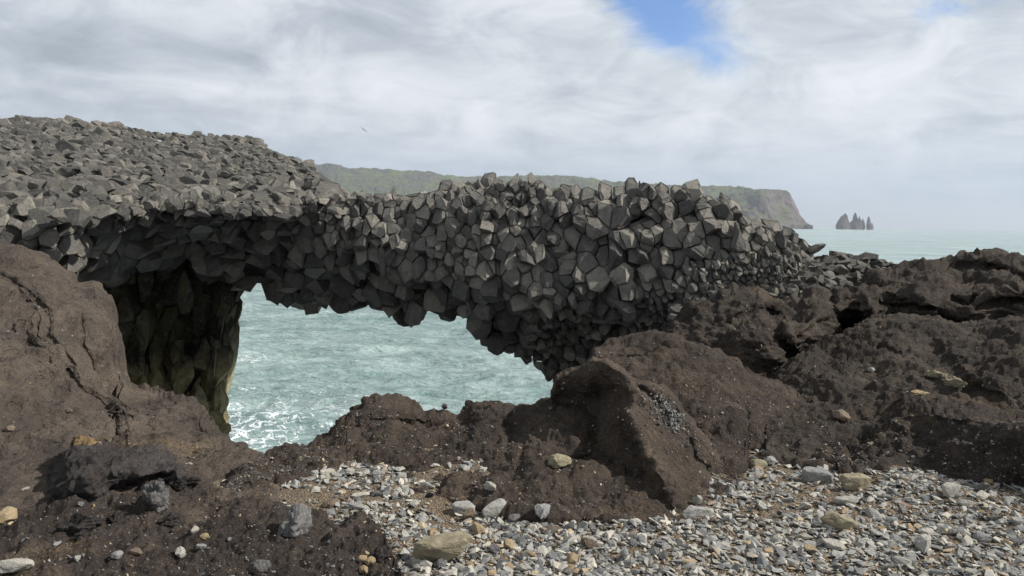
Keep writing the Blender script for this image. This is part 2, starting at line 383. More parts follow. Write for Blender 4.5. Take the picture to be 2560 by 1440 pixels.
o = relief('tuff_mound', [(2095, 1175), (2140, 1120), (2170, 1080), (2215, 1045), (2260, 1006), (2330, 1000), (2380, 1010), (2440, 1022), (2500, 1045), (2560, 1050), (2650, 1040), (2800, 1060)],
   [(2095, 1180), (2200, 1188), (2300, 1198), (2450, 1228), (2560, 1225), (2800, 1260)],
   [(2140, 1120, 4.99), (2260, 1006, 5.34), (2330, 1000, 5.19), (2440, 1022, 4.89), (2560, 1050, 4.64), (2800, 1060, 4.24), (2200, 1130, 4.94), (2300, 1080, 5.09), (2400, 1100, 4.79), (2500, 1130, 4.59), (2600, 1120, 4.39),
    (2100, 1175, 'g'), (2200, 1185, 'g'), (2300, 1195, 'g'), (2450, 1225, 'g'), (2560, 1222, 'g'), (2750, 1240, 'g')],
   TUFF_S, thick=.9, drop=.15, clampg=0.16, seed=2.2, amp=(.06, .045, .03), scl=(.7, .22, .07), roll=26, rollamt=.5)
tag(o, "near black crumbly mound at the right edge with a pale sunlit crest", "mound"); BODY.append(o)

# ---- left slope
o = relief('tuff_bluff', [(-260, 560), (-60, 585), (0, 598), (60, 612), (120, 640), (160, 672), (185, 690), (205, 706), (240, 712), (252, 726), (268, 745), (280, 765), (286, 800), (298, 840), (306, 880), (314, 905), (320, 945), (334, 962), (380, 970), (410, 985), (440, 1004), (478, 1025), (500, 1058), (530, 1094), (560, 1120), (590, 1140), (625, 1160), (660, 1200), (700, 1260)],
   [(-260, 1400), (500, 1400), (620, 1300), (700, 1275)],
   [(-200, 560, 7.2), (0, 598, 7.0), (120, 640, 7.0), (200, 702, 6.9), (270, 745, 6.7), (300, 850, 6.4), (325, 950, 6.3), (440, 1004, 6.0), (530, 1094, 5.7), (625, 1160, 5.3), (-100, 800, 5.7), (0, 760, 6.0), (120, 760, 6.2), (200, 800, 6.2), (240, 860, 6.0),
    (100, 900, 5.5), (200, 950, 5.5), (300, 1010, 5.55), (400, 1060, 5.5), (500, 1130, 5.2), (-100, 1050, 4.7), (100, 1060, 4.9), (250, 1100, 4.95), (400, 1180, 4.75), (550, 1210, 4.75), (0, 1200, 4.5), (200, 1250, 4.3), (450, 1280, 4.15), (600, 1270, 4.15), (0, 1390, 3.9), (680, 1255, 'g'), (400, 1390, 3.7)],
   TUFF_L, thick=2.2, drop=1.0, clampg=0.02, seed=4.4, amp=(.10, .04, .012), scl=(.95, .3, .07), rollamt=.5, roll=36, ridge=.03,
   creases=[([(50, 715), (90, 740), (120, 790), (115, 830), (160, 880), (185, 912)], 4.0, 0.042), ([(60, 810), (60, 840), (110, 880), (125, 905)], 4.0, 0.048), ([(175, 925), (200, 970), (255, 1000), (285, 1020), (330, 1045)], 4.8, 0.060),
            ([(205, 790), (205, 860), (240, 910), (270, 920)], 4.0, 0.030), ([(35, 735), (100, 750), (120, 775)], 3.2, 0.036), ([(0, 690), (35, 705), (50, 730)], 7.2, 0.084), ([(285, 1040), (290, 1090), (300, 1120)], 11.2, 0.084), ([(312, 1018), (340, 1038), (370, 1042)], 4.0, 0.060), ([(0, 1150), (100, 1152)], 2.4, 0.024)])
tag(o, "big smooth grey brown tuff bluff filling the left edge below the basalt", "rock"); BODY.append(o)

# ---- middle ridge and fin
o = relief('tuff_bank', [(530, 1262), (560, 1225), (600, 1188), (625, 1160), (700, 1131), (780, 1106), (832, 1090), (856, 1066), (866, 1048), (868, 1030), (880, 1018), (904, 1014), (912, 1000), (940, 992), (1000, 993), (1035, 1008), (1060, 1022), (1100, 1028), (1140, 1030), (1180, 1003), (1240, 1002), (1290, 1012), (1330, 1015), (1385, 1003), (1420, 990), (1500, 1010), (1560, 1060)],
   [(530, 1268), (600, 1226), (700, 1204), (760, 1188), (900, 1193), (1000, 1218), (1100, 1243), (1200, 1268), (1280, 1287), (1560, 1298)],
   [(560, 1225, 4.9), (625, 1160, 5.25), (700, 1131, 5.4), (832, 1090, 5.6), (880, 1018, 5.8), (940, 992, 5.9), (1040, 1010, 5.85), (1140, 1030, 5.75), (1240, 1002, 5.7), (1385, 1005, 5.6), (1560, 960, 5.7), (1700, 1010, 5.4),
    (900, 1100, 5.1), (950, 1040, 5.4), (1000, 1120, 5.0), (1100, 1100, 5.2), (1200, 1090, 5.15), (1250, 1050, 5.4), (1050, 1180, 4.6), (1150, 1150, 4.75), (1200, 1200, 4.4), (1300, 1150, 4.55), (1350, 1220, 4.2), (1430, 1100, 4.8), (1450, 1180, 4.6), (1550, 1200, 4.6),
    (600, 1222, 'g'), (700, 1200, 'g'), (760, 1186, 'g'), (900, 1191, 'g'), (1000, 1215, 'g'), (1100, 1240, 'g'), (1200, 1265, 'g'), (1280, 1285, 'g'), (1450, 1292, 'g'), (1600, 1300, 'g'), (1700, 1305, 'g'), (770, 1150, 4.95), (650, 1185, 4.95)],
   TUFF_M, thick=.8, drop=.9, clampg=0.14, seed=7.7, amp=(.06, .034, .022), scl=(.6, .22, .07), roll=24, rollamt=.3, ridge=.02,
   creases=[([(870, 1060), (940, 1050), (1040, 1048), (1110, 1040)], 4, .05), ([(1010, 1060), (1040, 1120), (1000, 1160)], 10, .07), ([(1190, 1120), (1160, 1170), (1240, 1180)], 8, .06), ([(600, 1190), (700, 1165), (860, 1120)], 4, .04), ([(1270, 1060), (1310, 1110), (1300, 1160)], 12, .07)])
tag(o, "low brown tuff bank with rounded knobs along the drop to the water", "rock"); BODY.append(o)
o = relief('tuff_fin', [(1372, 1080), (1380, 1010), (1383, 965), (1392, 938), (1420, 926), (1452, 915), (1468, 900), (1482, 893), (1520, 903), (1556, 925), (1580, 948), (1620, 958), (1655, 965), (1690, 995), (1715, 1040), (1760, 1100), (1800, 1140), (1840, 1182), (1862, 1218)],
   [(1372, 1296), (1500, 1296), (1700, 1310), (1722, 1300), (1760, 1270), (1800, 1243), (1862, 1226)],
   [(1482, 893, 5.15), (1520, 905, 5.0), (1552, 935, 4.9), (1568, 970, 4.8), (1544, 976, 5.05), (1608, 968, 4.85), (1554, 1006, 4.99), (1618, 998, 4.79), (1538, 1031, 4.93), (1602, 1023, 4.73), (1551, 1066, 4.83), (1615, 1058, 4.63), (1568, 1106, 4.73), (1632, 1098, 4.53), (1588, 1146, 4.61), (1652, 1138, 4.41), (1610, 1186, 4.50), (1674, 1178, 4.30), (1630, 1226, 4.31), (1696, 1218, 4.19), (1652, 1266, 4.20), (1718, 1258, 4.08), (1578, 1000, 4.74), (1562, 1025, 4.68), (1575, 1060, 4.58), (1592, 1100, 4.48), (1612, 1140, 4.36), (1634, 1180, 4.25), (1656, 1220, 4.14), (1678, 1260, 4.03), (1698, 1296, 3.93),
    (1390, 940, 5.3), (1430, 960, 5.25), (1400, 1010, 5.45), (1470, 960, 5.15), (1500, 985, 5.3), (1460, 1050, 5.35), (1400, 1080, 5.2), (1470, 1100, 5.0), (1430, 1170, 4.7), (1520, 1140, 4.75), (1500, 1230, 4.27), 
    (1400, 1290, 'g'), (1500, 1292, 'g'), (1600, 1300, 'g'), (1640, 1010, 4.85), (1660, 1080, 4.68), (1720, 1080, 4.85), (1680, 1160, 4.42), (1740, 1180, 4.5), (1800, 1180, 4.65), (1720, 1250, 4.15), (1760, 1266, 'g'), (1800, 1240, 'g'), (1855, 1218, 'g')],
   TUFF_F, step=2.0, thick=.7, drop=.4, clampg=0.03, eps=.001, seed=9.9, amp=(.012, .02, .016), scl=(.5, .2, .06), roll=12, rollamt=.15,
   creases=[([(1590, 960), (1640, 1000), (1670, 1060)], 7, .05), ([(1725, 1100), (1740, 1150), (1770, 1170)], 6, .05)])
tag(o, "sharp crested tuff fin rising from the gravel with one dark and one sunlit side", "rock"); BODY.append(o)

# ---- foreground soil bank
o = relief('soil_bank', [(-300, 1330), (0, 1296), (100, 1266), (140, 1235), (230, 1222), (300, 1205), (480, 1200), (520, 1222), (560, 1250), (620, 1262), (700, 1270), (800, 1288), (850, 1322), (872, 1305), (895, 1292), (920, 1298), (960, 1336), (985, 1372), (1000, 1430), (1012, 1500), (1030, 1600)],
   [(-300, 1900), (0, 1800), (700, 1750), (1000, 1640), (1030, 1620)],
   [(-200, 1320, 3.7), (0, 1296, 3.85), (140, 1235, 4.05), (300, 1205, 4.15), (480, 1200, 4.2), (620, 1262, 4.0), (800, 1288, 3.85), (900, 1292, 3.65), (985, 1372, 3.4), (1000, 1440, 3.2), (0, 1440, 3.0), (200, 1340, 3.5), (400, 1340, 3.5), (600, 1360, 3.4),
    (300, 1440, 3.05), (600, 1440, 3.05), (850, 1400, 3.25), (850, 1440, 3.1), (950, 1440, 3.12), (0, 1700, 2.2), (500, 1700, 2.2), (1020, 1600, 2.72), (740, 1340, 3.5)],
   TUFF_S, step=3.0, thick=.5, drop=.5, zback=-1.5, clampg=0.2, seed=11.3, amp=(.035, .03, .02), scl=(.5, .16, .05), roll=20, rollamt=.12)
tag(o, "dark gritty soil bank in the lower left corner studded with stones", "bank"); BODY.append(o)

# ------------------------------------------------------------------ gravel ground
def gravel_z(x, y):
    p = np.stack([x, y, np.zeros_like(x)], -1)
    return .035*fbm(p, 1.1, 3, .5, 31)+.008*fbm(p, .16, 3, .6, 33)
def build_ground():
    far = curve([(-3000, 4.1), (300, 4.2), (600, 4.35), (700, 4.6), (900, 4.95), (1400, 5.0), (1700, 5.3), (2000, 6.0), (2560, 5.8), (6000, 5.8)])
    xs = np.linspace(-2600, 5200, 800); v = np.linspace(0, 1, 300)[:, None]
    y = -4+(far(xs)[None]+4)*v**.7
    x = (xs[None]-1280)/FPX*np.maximum(y, 1.0)*1.0 + 0*y
    x = (xs[None]-1280)/FPX*5.0*(0.55+.45*v)+0*y
    g = np.stack([x, y, gravel_z(x, y)], -1)
    e = g[-1].copy(); e[:, 2] = -15.5; e2 = g[0].copy(); e2[:, 2] = -15.5
    g = np.concatenate([e2[None], g, e[None]], 0); nr, nc = g.shape[:2]
    idx = np.arange(nr*nc).reshape(nr, nc)
    f = np.stack([idx[:-1, :-1], idx[:-1, 1:], idx[1:, 1:], idx[1:, :-1]], -1).reshape(-1, 4)
    m, t, b = new_mat('grit')
    tc = t.new('ShaderNodeTexCoord').outputs['Object']
    v1 = t.voro(tc, 75); v2 = t.voro(tc, 150)
    s1 = t.new('ShaderNodeSeparateColor'); t.l.new(v1.outputs['Color'], s1.inputs[0])
    s2 = t.new('ShaderNodeSeparateColor'); t.l.new(v2.outputs['Color'], s2.inputs[0])
    ca = t.new('ShaderNodeValToRGB'); t.set(ca.inputs[0], s1.outputs[0])
    e_ = ca.color_ramp.elements; e_[0].color = srgb(92, 84, 76); e_[1].color = srgb(176, 160, 134)
    for pp, c_ in ((.25, srgb(128, 112, 92)), (.5, srgb(124, 120, 114)), (.75, srgb(148, 134, 112))):
        k_ = e_.new(pp); k_.color = c_
    cb = t.mix(t.rng(s2.outputs[0], .3, .7), srgb(112, 92, 72), srgb(160, 140, 112))
    c_ = t.mix(.5, ca.outputs[0], cb)
    pn = t.noise(tc, 1.3, 5, .6)
    c_ = t.mix(t.math('MULTIPLY', t.rng(pn, .45, .62), .3), c_, srgb(160, 138, 104))
    c_ = t.mix(t.math('MULTIPLY', t.rng(v1.outputs['Distance'], .35, .6), .6), c_, srgb(64, 56, 50))
    t.l.new(c_, b.inputs['Base Color']); b.inputs['Roughness'].default_value = .9
    nn = bump(t, b, t.rng(v1.outputs['Distance'], 0, .7, 1, 0), 1.0, .012)
    nn = bump(t, b, t.rng(v2.outputs['Distance'], 0, .7, 1, 0), .8, .006, nn)
    t.l.new(nn, b.inputs['Normal'])
    o = mesh_obj('ground', g.reshape(-1, 3), f, m); tag(o, kind='structure'); return o
GROUND = build_ground()

# ------------------------------------------------------------------ broken basalt: Voronoi blocks
def clip_cell(planes, r):
    """convex cell round the origin, cut by planes (n, d): n.x <= d; returns list of polygons"""
    a = r
    c = [(-a, -a, -a), (a, -a, -a), (a, a, -a), (-a, a, -a), (-a, -a, a), (a, -a, a), (a, a, a), (-a, a, a)]
    F = [[c[i] for i in q] for q in ((0, 3, 2, 1), (4, 5, 6, 7), (0, 1, 5, 4), (1, 2, 6, 5), (2, 3, 7, 6), (3, 0, 4, 7))]
    maxr = a*1.75
    for nx, ny, nz, d in planes:
        if d > maxr: break
        NF = []; cap = []; cut = False
        for f in F:
            ds = [nx*v[0]+ny*v[1]+nz*v[2]-d for v in f]
            if max(ds) <= 0: NF.append(f); continue
            cut = True
            if min(ds) > 0: continue
            out = []; n = len(f)
            for i in range(n):
                d0 = ds[i]; j = (i+1) % n; d1 = ds[j]; v0 = f[i]; v1 = f[j]
                if d0 <= 0: out.append(v0)
                if (d0 <= 0) != (d1 <= 0):
                    s = d0/(d0-d1); p = (v0[0]+s*(v1[0]-v0[0]), v0[1]+s*(v1[1]-v0[1]), v0[2]+s*(v1[2]-v0[2]))
                    out.append(p); cap.append(p)
            if len(out) > 2: NF.append(out)
        if not cut: continue
        if len(cap) >= 3:
            k = len(cap); cx = sum(p[0] for p in cap)/k; cy = sum(p[1] for p in cap)/k; cz = sum(p[2] for p in cap)/k
            ux, uy, uz = (ny, -nx, 0) if abs(nz) < .9 else (0, nz, -ny)
            l = math.sqrt(ux*ux+uy*uy+uz*uz); ux /= l; uy /= l; uz /= l
            vx, vy, vz = ny*uz-nz*uy, nz*ux-nx*uz, nx*uy-ny*ux
            ang = sorted((math.atan2((p[0]-cx)*vx+(p[1]-cy)*vy+(p[2]-cz)*vz, (p[0]-cx)*ux+(p[1]-cy)*uy+(p[2]-cz)*uz), p) for p in cap)
            poly = []; last = -9
            for an, p in ang:
                if an-last > 1e-5: poly.append(p); last = an
            if len(poly) > 2: NF.append(poly)
        F = NF
        maxr = max(math.sqrt(v[0]**2+v[1]**2+v[2]**2) for f in F for v in f) if F else 0
    return F

def blocks(name, seeds, inside, sizes, A, mat, shrink=.975, jit=.10, rot=.06, bev=.012, parent=None, tone=None, chip=.05, chisel=1.0, cube=1.05, sublev=1, facets=None):
    """seeds Nx3 world, inside mask, A world->metric matrix"""
    Ai = np.linalg.inv(A); Q = seeds @ A.T
    V = []; Fc = []; T = []
    ids = np.nonzero(inside)[0]
    JN = np.clip(1+2.2*fbm(seeds, 1.3, 2, .5, 71), .1, 2.4)
    rng = random.Random(len(seeds))
    for i in ids:
        df = Q-Q[i]; d2 = (df**2).sum(1)
        nb = np.argpartition(d2, min(40, len(d2)-1))[:40]; nb = nb[np.argsort(d2[nb])][1:]
        pl = []
        for j in nb:
            L = math.sqrt(d2[j])
            if L < 1e-6: continue
            n = df[j]/L; pl.append((n[0], n[1], n[2], L/2))
        flush = False
        if facets is not None:                       # neighbours broken off along one shared fracture face
            fp_, fn_ = facets; dd = ((fp_-seeds[i])**2).sum(1); kf = int(dd.argmin())
            off = float(((fp_[kf]-seeds[i])*fn_[kf]).sum()); n2 = Ai.T @ fn_[kf]; ln = float(np.linalg.norm(n2))
            if off/ln > .04*sizes[i] and (kf*7919) % 10 < 7:
                pl.append((n2[0]/ln, n2[1]/ln, n2[2]/ln, off/ln+rng.gauss(0, .03)*sizes[i])); flush = True
        for _ in range(6 if facets is None else 3):
            v = Vector((rng.gauss(0, 1), rng.gauss(0, 1), rng.gauss(0, 1))).normalized()
            pl.append((v.x, v.y, v.z, sizes[i]*rng.uniform(.7, .95)*cube))
        if chisel and not flush:
            v = Vector((.08+rng.gauss(0, .38), -1, .12+rng.gauss(0, .38))).normalized()
            pl.append((v.x, v.y, v.z, sizes[i]*rng.uniform(.08, .38)))
            if rng.random() < .5:
                v = Vector((rng.gauss(0, .8), rng.gauss(-.75, .4), rng.gauss(0, .7))).normalized()
                pl.append((v.x, v.y, v.z, sizes[i]*rng.uniform(.3, .6)*chisel))
        pl.sort(key=lambda q_: q_[3])
        F = clip_cell(pl, sizes[i]*cube)
        if len(F) < 4: continue
        key = {}; vs = []; fs = []
        for f in F:
            ff = []
            for v in f:
                k = (round(v[0], 4), round(v[1], 4), round(v[2], 4))
                if k not in key: key[k] = len(vs); vs.append(v)
                if not ff or ff[-1] != key[k]: ff.append(key[k])
            if len(ff) > 1 and ff[0] == ff[-1]: ff.pop()
            if len(ff) > 2 and len(set(ff)) == len(ff): fs.append(ff)
        a = np.array(vs) @ Ai.T; c = a.mean(0)
        M = np.array(Matrix.Rotation(rng.gauss(0, rot), 3, Vector((rng.gauss(0, 1), rng.gauss(0, 1), rng.gauss(0, 1))).normalized()))
        s = shrink-rng.random()*(.03 if facets is None else .012)
        a = (a-c) @ M.T*s+c+seeds[i]
        out = -seeds[i]+np.array([0, 0, CAMZ]); out /= np.linalg.norm(out)
        if not flush: a = a+out*rng.gauss(0, jit*JN[i])*sizes[i]
        o0 = len(V); V.extend(a.tolist()); Fc.extend([[k+o0 for k in f] for f in fs])
        tn = rng.random() if tone is None else tone(seeds[i], rng)
        T.extend([tn]*len(vs))
    o = mesh_obj(name, V, Fc, mat, parent, smooth=False)
    at = o.data.attributes.new('tone', 'FLOAT', 'POINT'); at.data.foreach_set('value', np.array(T, np.float32))
    o.data.validate()
    md = o.modifiers.new('bevel', 'BEVEL'); md.width = bev; md.segments = 1; md.limit_method = 'ANGLE'; md.angle_limit = R(20)
    if chip:
        tr = o.modifiers.new('tri', 'TRIANGULATE')
        sb = o.modifiers.new('sub', 'SUBSURF'); sb.subdivision_type = 'SIMPLE'; sb.levels = sb.render_levels = sublev
        for nm, sc_, am in (('chip', .22, chip), ('chip_fine', .07, chip*.4)):
            tx = bpy.data.textures.new(nm, 'CLOUDS'); tx.noise_scale = sc_; tx.noise_depth = 3; tx.noise_basis = 'VORONOI_F2_F1' if nm == 'chip' else 'ORIGINAL_PERLIN'
            dm = o.modifiers.new(nm, 'DISPLACE'); dm.texture = tx; dm.texture_coords = 'LOCAL'; dm.strength = am; dm.mid_level = .5
    return o

def sample(x0, x1, top, bot, fd, size, insf, n, deep=1.9, ghost=1.3, kmax=7):
    """poisson-like seeds in the shell behind the relief front"""
    pts = []; rad = []; ins = []; szs = []
    acc = np.empty((n, 3)); ar = np.empty(n); k = 0
    px = RNG.uniform(x0, x1, n); tt = top(px); bb = bot(px)
    spx = size(px, (tt+bb)/2)
    py = tt-ghost*60+(bb-tt+ghost*120)*RNG.random(n)
    s = size(px, np.clip(py, tt, bb))
    D = fd(px, np.clip(py, tt, bb)); m = D/FPX                       # metres per photo pixel
    keep = (py > tt-ghost*s) & (py < bb+ghost*s)
    pc = np.clip(py, tt, bb)
    slope = np.abs(fd(px, pc+4)-fd(px, pc-4))/8/m; slx = np.abs(fd(px+4, pc)-fd(px-4, pc))/8/m
    k_ = np.clip(np.sqrt(1+slope**2+slx**2), 1, kmax)
    u = RNG.uniform(-ghost, deep, n)*s*m*k_
    pos = P(px, py, D+u)
    sm = s*m*np.where(RNG.random(n) < .6, RNG.uniform(.35, .75, n), RNG.uniform(.75, 1.45, n))
    inside = insf(px, py) & (py > tt) & (py < bb) & (u > 0)
    for i in range(n):
        if not keep[i]: continue
        if k:
            d2 = ((acc[:k]-pos[i])**2).sum(1)
            if (d2 < (.5*(ar[:k]+sm[i]))**2*.72).any(): continue
        acc[k] = pos[i]; ar[k] = sm[i]; k += 1; ins.append(inside[i]); szs.append(s[i]*m[i])
    return acc[:k].copy(), np.array(ins), np.array(szs)

def axis_metric(e, k):
    e = np.array(e, float); e /= np.linalg.norm(e)
    return np.eye(3)+(1/k-1)*np.outer(e, e)

ARCH_TOP = [(-260, 500), (0, 490), (200, 478), (400, 488), (600, 480), (830, 478), (850, 478), (900, 470), (950, 480), (1000, 474), (1050, 462), (1120, 455), (1180, 447), (1250, 441), (1300, 437), (1340, 436), (1360, 454), (1420, 458), (1450, 468), (1500, 474), (1570, 468), (1610, 458), (1700, 470), (1780, 474), (1810, 480), (1830, 500), (1850, 520), (1890, 545), (1930, 566), (1980, 562), (2000, 588), (2032, 608), (2042, 640), (2060, 700)]
ARCH_BOT = [(-260, 720), (100, 700), (170, 692), (220, 714), (290, 702), (340, 668), (420, 668), (450, 660), (520, 690), (560, 720), (590, 738), (620, 727), (655, 730), (690, 755), (740, 770), (790, 783), (830, 765), (870, 778), (920, 780), (965, 806), (1000, 800), (1050, 808), (1100, 812), (1140, 808), (1180, 820), (1195, 845), (1225, 865), (1235, 880), (1290, 885), (1310, 905), (1340, 905), (1352, 935), (1390, 962), (1395, 1005), (1450, 1020), (1600, 1000), (1700, 930), (1800, 880), (2060, 850)]
ARCH_D = [(-200, 480, 9.6), (0, 600, 9.3), (0, 490, 10), (100, 680, 9.9), (150, 560, 9.9), (200, 600, 10.4), (200, 695, 10.8), (200, 500, 10.4), (300, 520, 10.7), (320, 570, 12.1), (400, 510, 11.0), (400, 600, 12.6), (400, 660, 12.9), (500, 540, 11.7), (480, 600, 13.0), (600, 500, 11.9), (600, 560, 12.8), (600, 640, 13.7), (600, 725, 14.6), (700, 540, 12.1), (700, 640, 13.2), (700, 750, 14.6), (800, 490, 12.3), (800, 600, 12.2), (800, 680, 13), (800, 775, 14.6),
          (900, 560, 12.1), (900, 650, 12.2), (900, 770, 13.4), (1000, 480, 12.6), (1000, 600, 11.9), (1000, 700, 12.0), (1000, 790, 12.8), (1200, 450, 12.4), (1200, 520, 11.7), (1200, 620, 11.4), (1200, 720, 11.3), (1160, 800, 12.0), (1220, 860, 12.0), (1400, 470, 11.8), (1400, 540, 11.3), (1400, 640, 11.2), (1380, 730, 10.7), (1400, 770, 10.75), (1330, 790, 11.4), (1400, 830, 11.9), (1380, 930, 12.3),
          (1600, 475, 11.2), (1600, 560, 10.8), (1600, 680, 10.5), (1560, 780, 10.4), (1560, 830, 11.2), (1600, 900, 11.3), (1800, 490, 10.9), (1800, 580, 10.5), (1800, 680, 10.2), (1750, 760, 10.1), (1950, 580, 10.8), (1960, 650, 10.2), (2000, 600, 10.9), (2040, 650, 11), (2000, 760, 10.2)]
farch = rbf(ARCH_D)
def arch_size(px, py):
    s = arch_size0(px, py)*np.exp(.75*fbm(np.stack([px/170, py/170, 0*px], -1), 1.0, 2, .5, 5.5))
    t_ = np.interp(px, [p[0] for p in ARCH_TOP], [p[1] for p in ARCH_TOP])
    return np.minimum(s, np.minimum(98, 30+.5*np.maximum(0, py-t_)))
def arch_size0(px, py):
    t_ = np.interp(px, [p[0] for p in ARCH_TOP], [p[1] for p in ARCH_TOP])
    s = 60+0*px
    s = np.where(px < 620, 66, s)
    s = np.where(py-t_ < 60, 36, s)
    s = np.where((px < 300) & (py-t_ < 90), 60, s)
    small = (px > 1560) & (py > 640+.9*np.maximum(0, 1800-px)*.55) & (px > 1600)
    s = np.where(small, 21, s)
    s = np.where((px > 1180) & (px < 1600) & (py > 790), 40, s)
    s = np.where((px > 1880) & (py < 640), 38, s)
    s = np.where((px < 640) & (py > 545), 105, s)
    return s
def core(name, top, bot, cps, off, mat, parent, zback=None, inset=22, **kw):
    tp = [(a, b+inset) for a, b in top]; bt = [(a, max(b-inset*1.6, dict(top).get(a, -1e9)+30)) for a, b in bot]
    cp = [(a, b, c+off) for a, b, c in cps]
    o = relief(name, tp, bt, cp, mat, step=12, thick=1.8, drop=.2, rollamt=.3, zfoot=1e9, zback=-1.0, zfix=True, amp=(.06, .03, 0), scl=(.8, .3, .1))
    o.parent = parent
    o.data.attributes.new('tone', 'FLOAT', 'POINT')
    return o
def empty(name, loc):
    o = bpy.data.objects.new(name, None); S.collection.objects.link(o); o.location = loc; o.empty_display_size = .3
    return o

# --- the arch
pts, ins, sz = sample(-260, 2130, curve([(a, b+16) for a, b in ARCH_TOP]), curve([(a, b-(20 if a < 1260 else 6)) for a, b in ARCH_BOT]), farch, arch_size, lambda px, py: px < 2046, 60000, deep=1.35, kmax=2.2)
print('arch seeds', len(pts), ins.sum())
A_ARCH = axis_metric((.05, -.85, -.5), 1.7)
def small_metric(): return axis_metric((0, 0, 1), .55)
def facet_set(x0, x1, top, bot, fd, n, spread, off):
    px = RNG.uniform(x0, x1, n); py = top(px)+(bot(px)-top(px))*RNG.random(n)
    p = P(px, py, fd(px, py)+RNG.uniform(-off, off*1.6, n)); e = 9
    a = P(px+e, py, fd(px+e, py))-P(px-e, py, fd(px-e, py)); b = P(px, py+e, fd(px, py+e))-P(px, py-e, fd(px, py-e))
    nn = np.cross(b, a); nn /= np.linalg.norm(nn, axis=1)[:, None]; nn *= np.sign(-nn[:, 1:2])
    nn = nn+RNG.normal(0, spread, nn.shape); nn /= np.linalg.norm(nn, axis=1)[:, None]
    return p, nn
arch = blocks('basalt_arch', pts, ins, sz, A_ARCH, BAS, shrink=.997, jit=.09, rot=.012, bev=.006, chip=.035, cube=.95,
              facets=facet_set(-260, 2060, curve(ARCH_TOP), curve(ARCH_BOT), farch, 300, .34, .10))
tag(arch, "natural arch of dark grey broken basalt blocks spanning over the green water", "rock arch")
c_ = core('rock_core', ARCH_TOP, ARCH_BOT, ARCH_D, .42, CORE, arch, inset=26)
FRONTS.pop(c_.name, None)

# --- knoll
K_TOP = [(-260, 300), (0, 299), (100, 298), (200, 302), (260, 310), (310, 322), (400, 336), (500, 341), (600, 346), (635, 352), (655, 372), (700, 388), (740, 400), (770, 416), (795, 440), (830, 468), (860, 485)]
K_BOT = [(-260, 560), (0, 550), (300, 540), (860, 530)]
K_D = [(-200, 300, 20), (0, 299, 20), (200, 302, 21), (400, 336, 20.5), (600, 346, 20), (700, 388, 17), (795, 440, 14.5), (850, 480, 13), (-100, 400, 12.8), (0, 400, 12.8), (200, 400, 13.4), (300, 400, 14.0), (400, 370, 17), (400, 400, 15.0), (400, 440, 12.9), (600, 400, 15.6), (600, 450, 13.3), (200, 350, 16.5), (0, 350, 16.0), (700, 440, 13.4), (0, 480, 10.6), (200, 480, 10.9), (400, 490, 11.4), (600, 490, 12.1), (800, 485, 12.6), (0, 550, 10), (400, 540, 11.6), (800, 530, 12.8)]
fk = rbf(K_D)
def ksize(px, py):
    s_ = np.where((px < 330) & (py > 430), 52, np.where(py > 440, 33, np.where(py > 370, 24, 19)))+0*px
    t_ = np.interp(px, [p[0] for p in K_TOP], [p[1] for p in K_TOP])
    return np.minimum(s_*np.exp(.9*fbm(np.stack([px/120, py/45, 0*px], -1), 1.0, 2, .5, 8.5)), np.minimum(62, 18+.35*np.maximum(0, py-t_)))
pts, ins, sz = sample(-260, 860, curve(K_TOP), curve(K_BOT), fk, ksize, lambda px, py: np.ones_like(px, bool), 45000, deep=.9, kmax=5)
print('knoll seeds', len(pts), ins.sum())
knoll = blocks('basalt_knoll', pts, ins, sz, axis_metric((.35, -.35, .85), .5), BAS_K, bev=.006, rot=.38, jit=.42, chip=0)
tag(knoll, "rubbly grey basalt knoll rising at upper left behind the arch", "rocky knoll")
c_ = core('rock_core', K_TOP, K_BOT, K_D, .8, CORE, knoll, inset=24); FRONTS.pop(c_.name, None)

# --- ledge of small rubble at the right
L_TOP = [(1690, 760), (1740, 700), (1800, 668), (1880, 650), (1960, 640), (2040, 645), (2100, 639), (2180, 641), (2215, 655), (2260, 668), (2300, 662), (2340, 672)]
L_BOT = [(1690, 800), (1800, 860), (2100, 860), (2340, 760)]
L_D = [(1700, 760, 10.1), (1880, 650, 10.6), (2040, 645, 11.2), (2180, 641, 11.8), (2320, 665, 12), (1800, 760, 9.8), (1960, 760, 9.9), (2080, 740, 10.3), (2200, 720, 11), (2340, 760, 11.2), (2000, 700, 10.2), (1900, 840, 9.8)]
fl = rbf(L_D)
lsize = lambda px, py: np.where((py > 730) & (px > 1900), 36, np.where(px > 2100, 26, 21))+0*px
pts, ins, sz = sample(1690, 2340, curve(L_TOP), curve(L_BOT), fl, lsize, lambda px, py: np.ones_like(px, bool), 20000, deep=1.7)
print('ledge seeds', len(pts), ins.sum())
ledge = blocks('basalt_ledge', pts, ins, sz, axis_metric((.1, .1, 1), .6), BAS_K, bev=.008, rot=.12, jit=.15, chip=0)
tag(ledge, "low ledge of small layered basalt rubble at the right foot of the arch", "rock ledge")
c_ = core('rock_core', L_TOP, L_BOT, L_D, .25, CORE, ledge, inset=16); FRONTS.pop(c_.name, None)

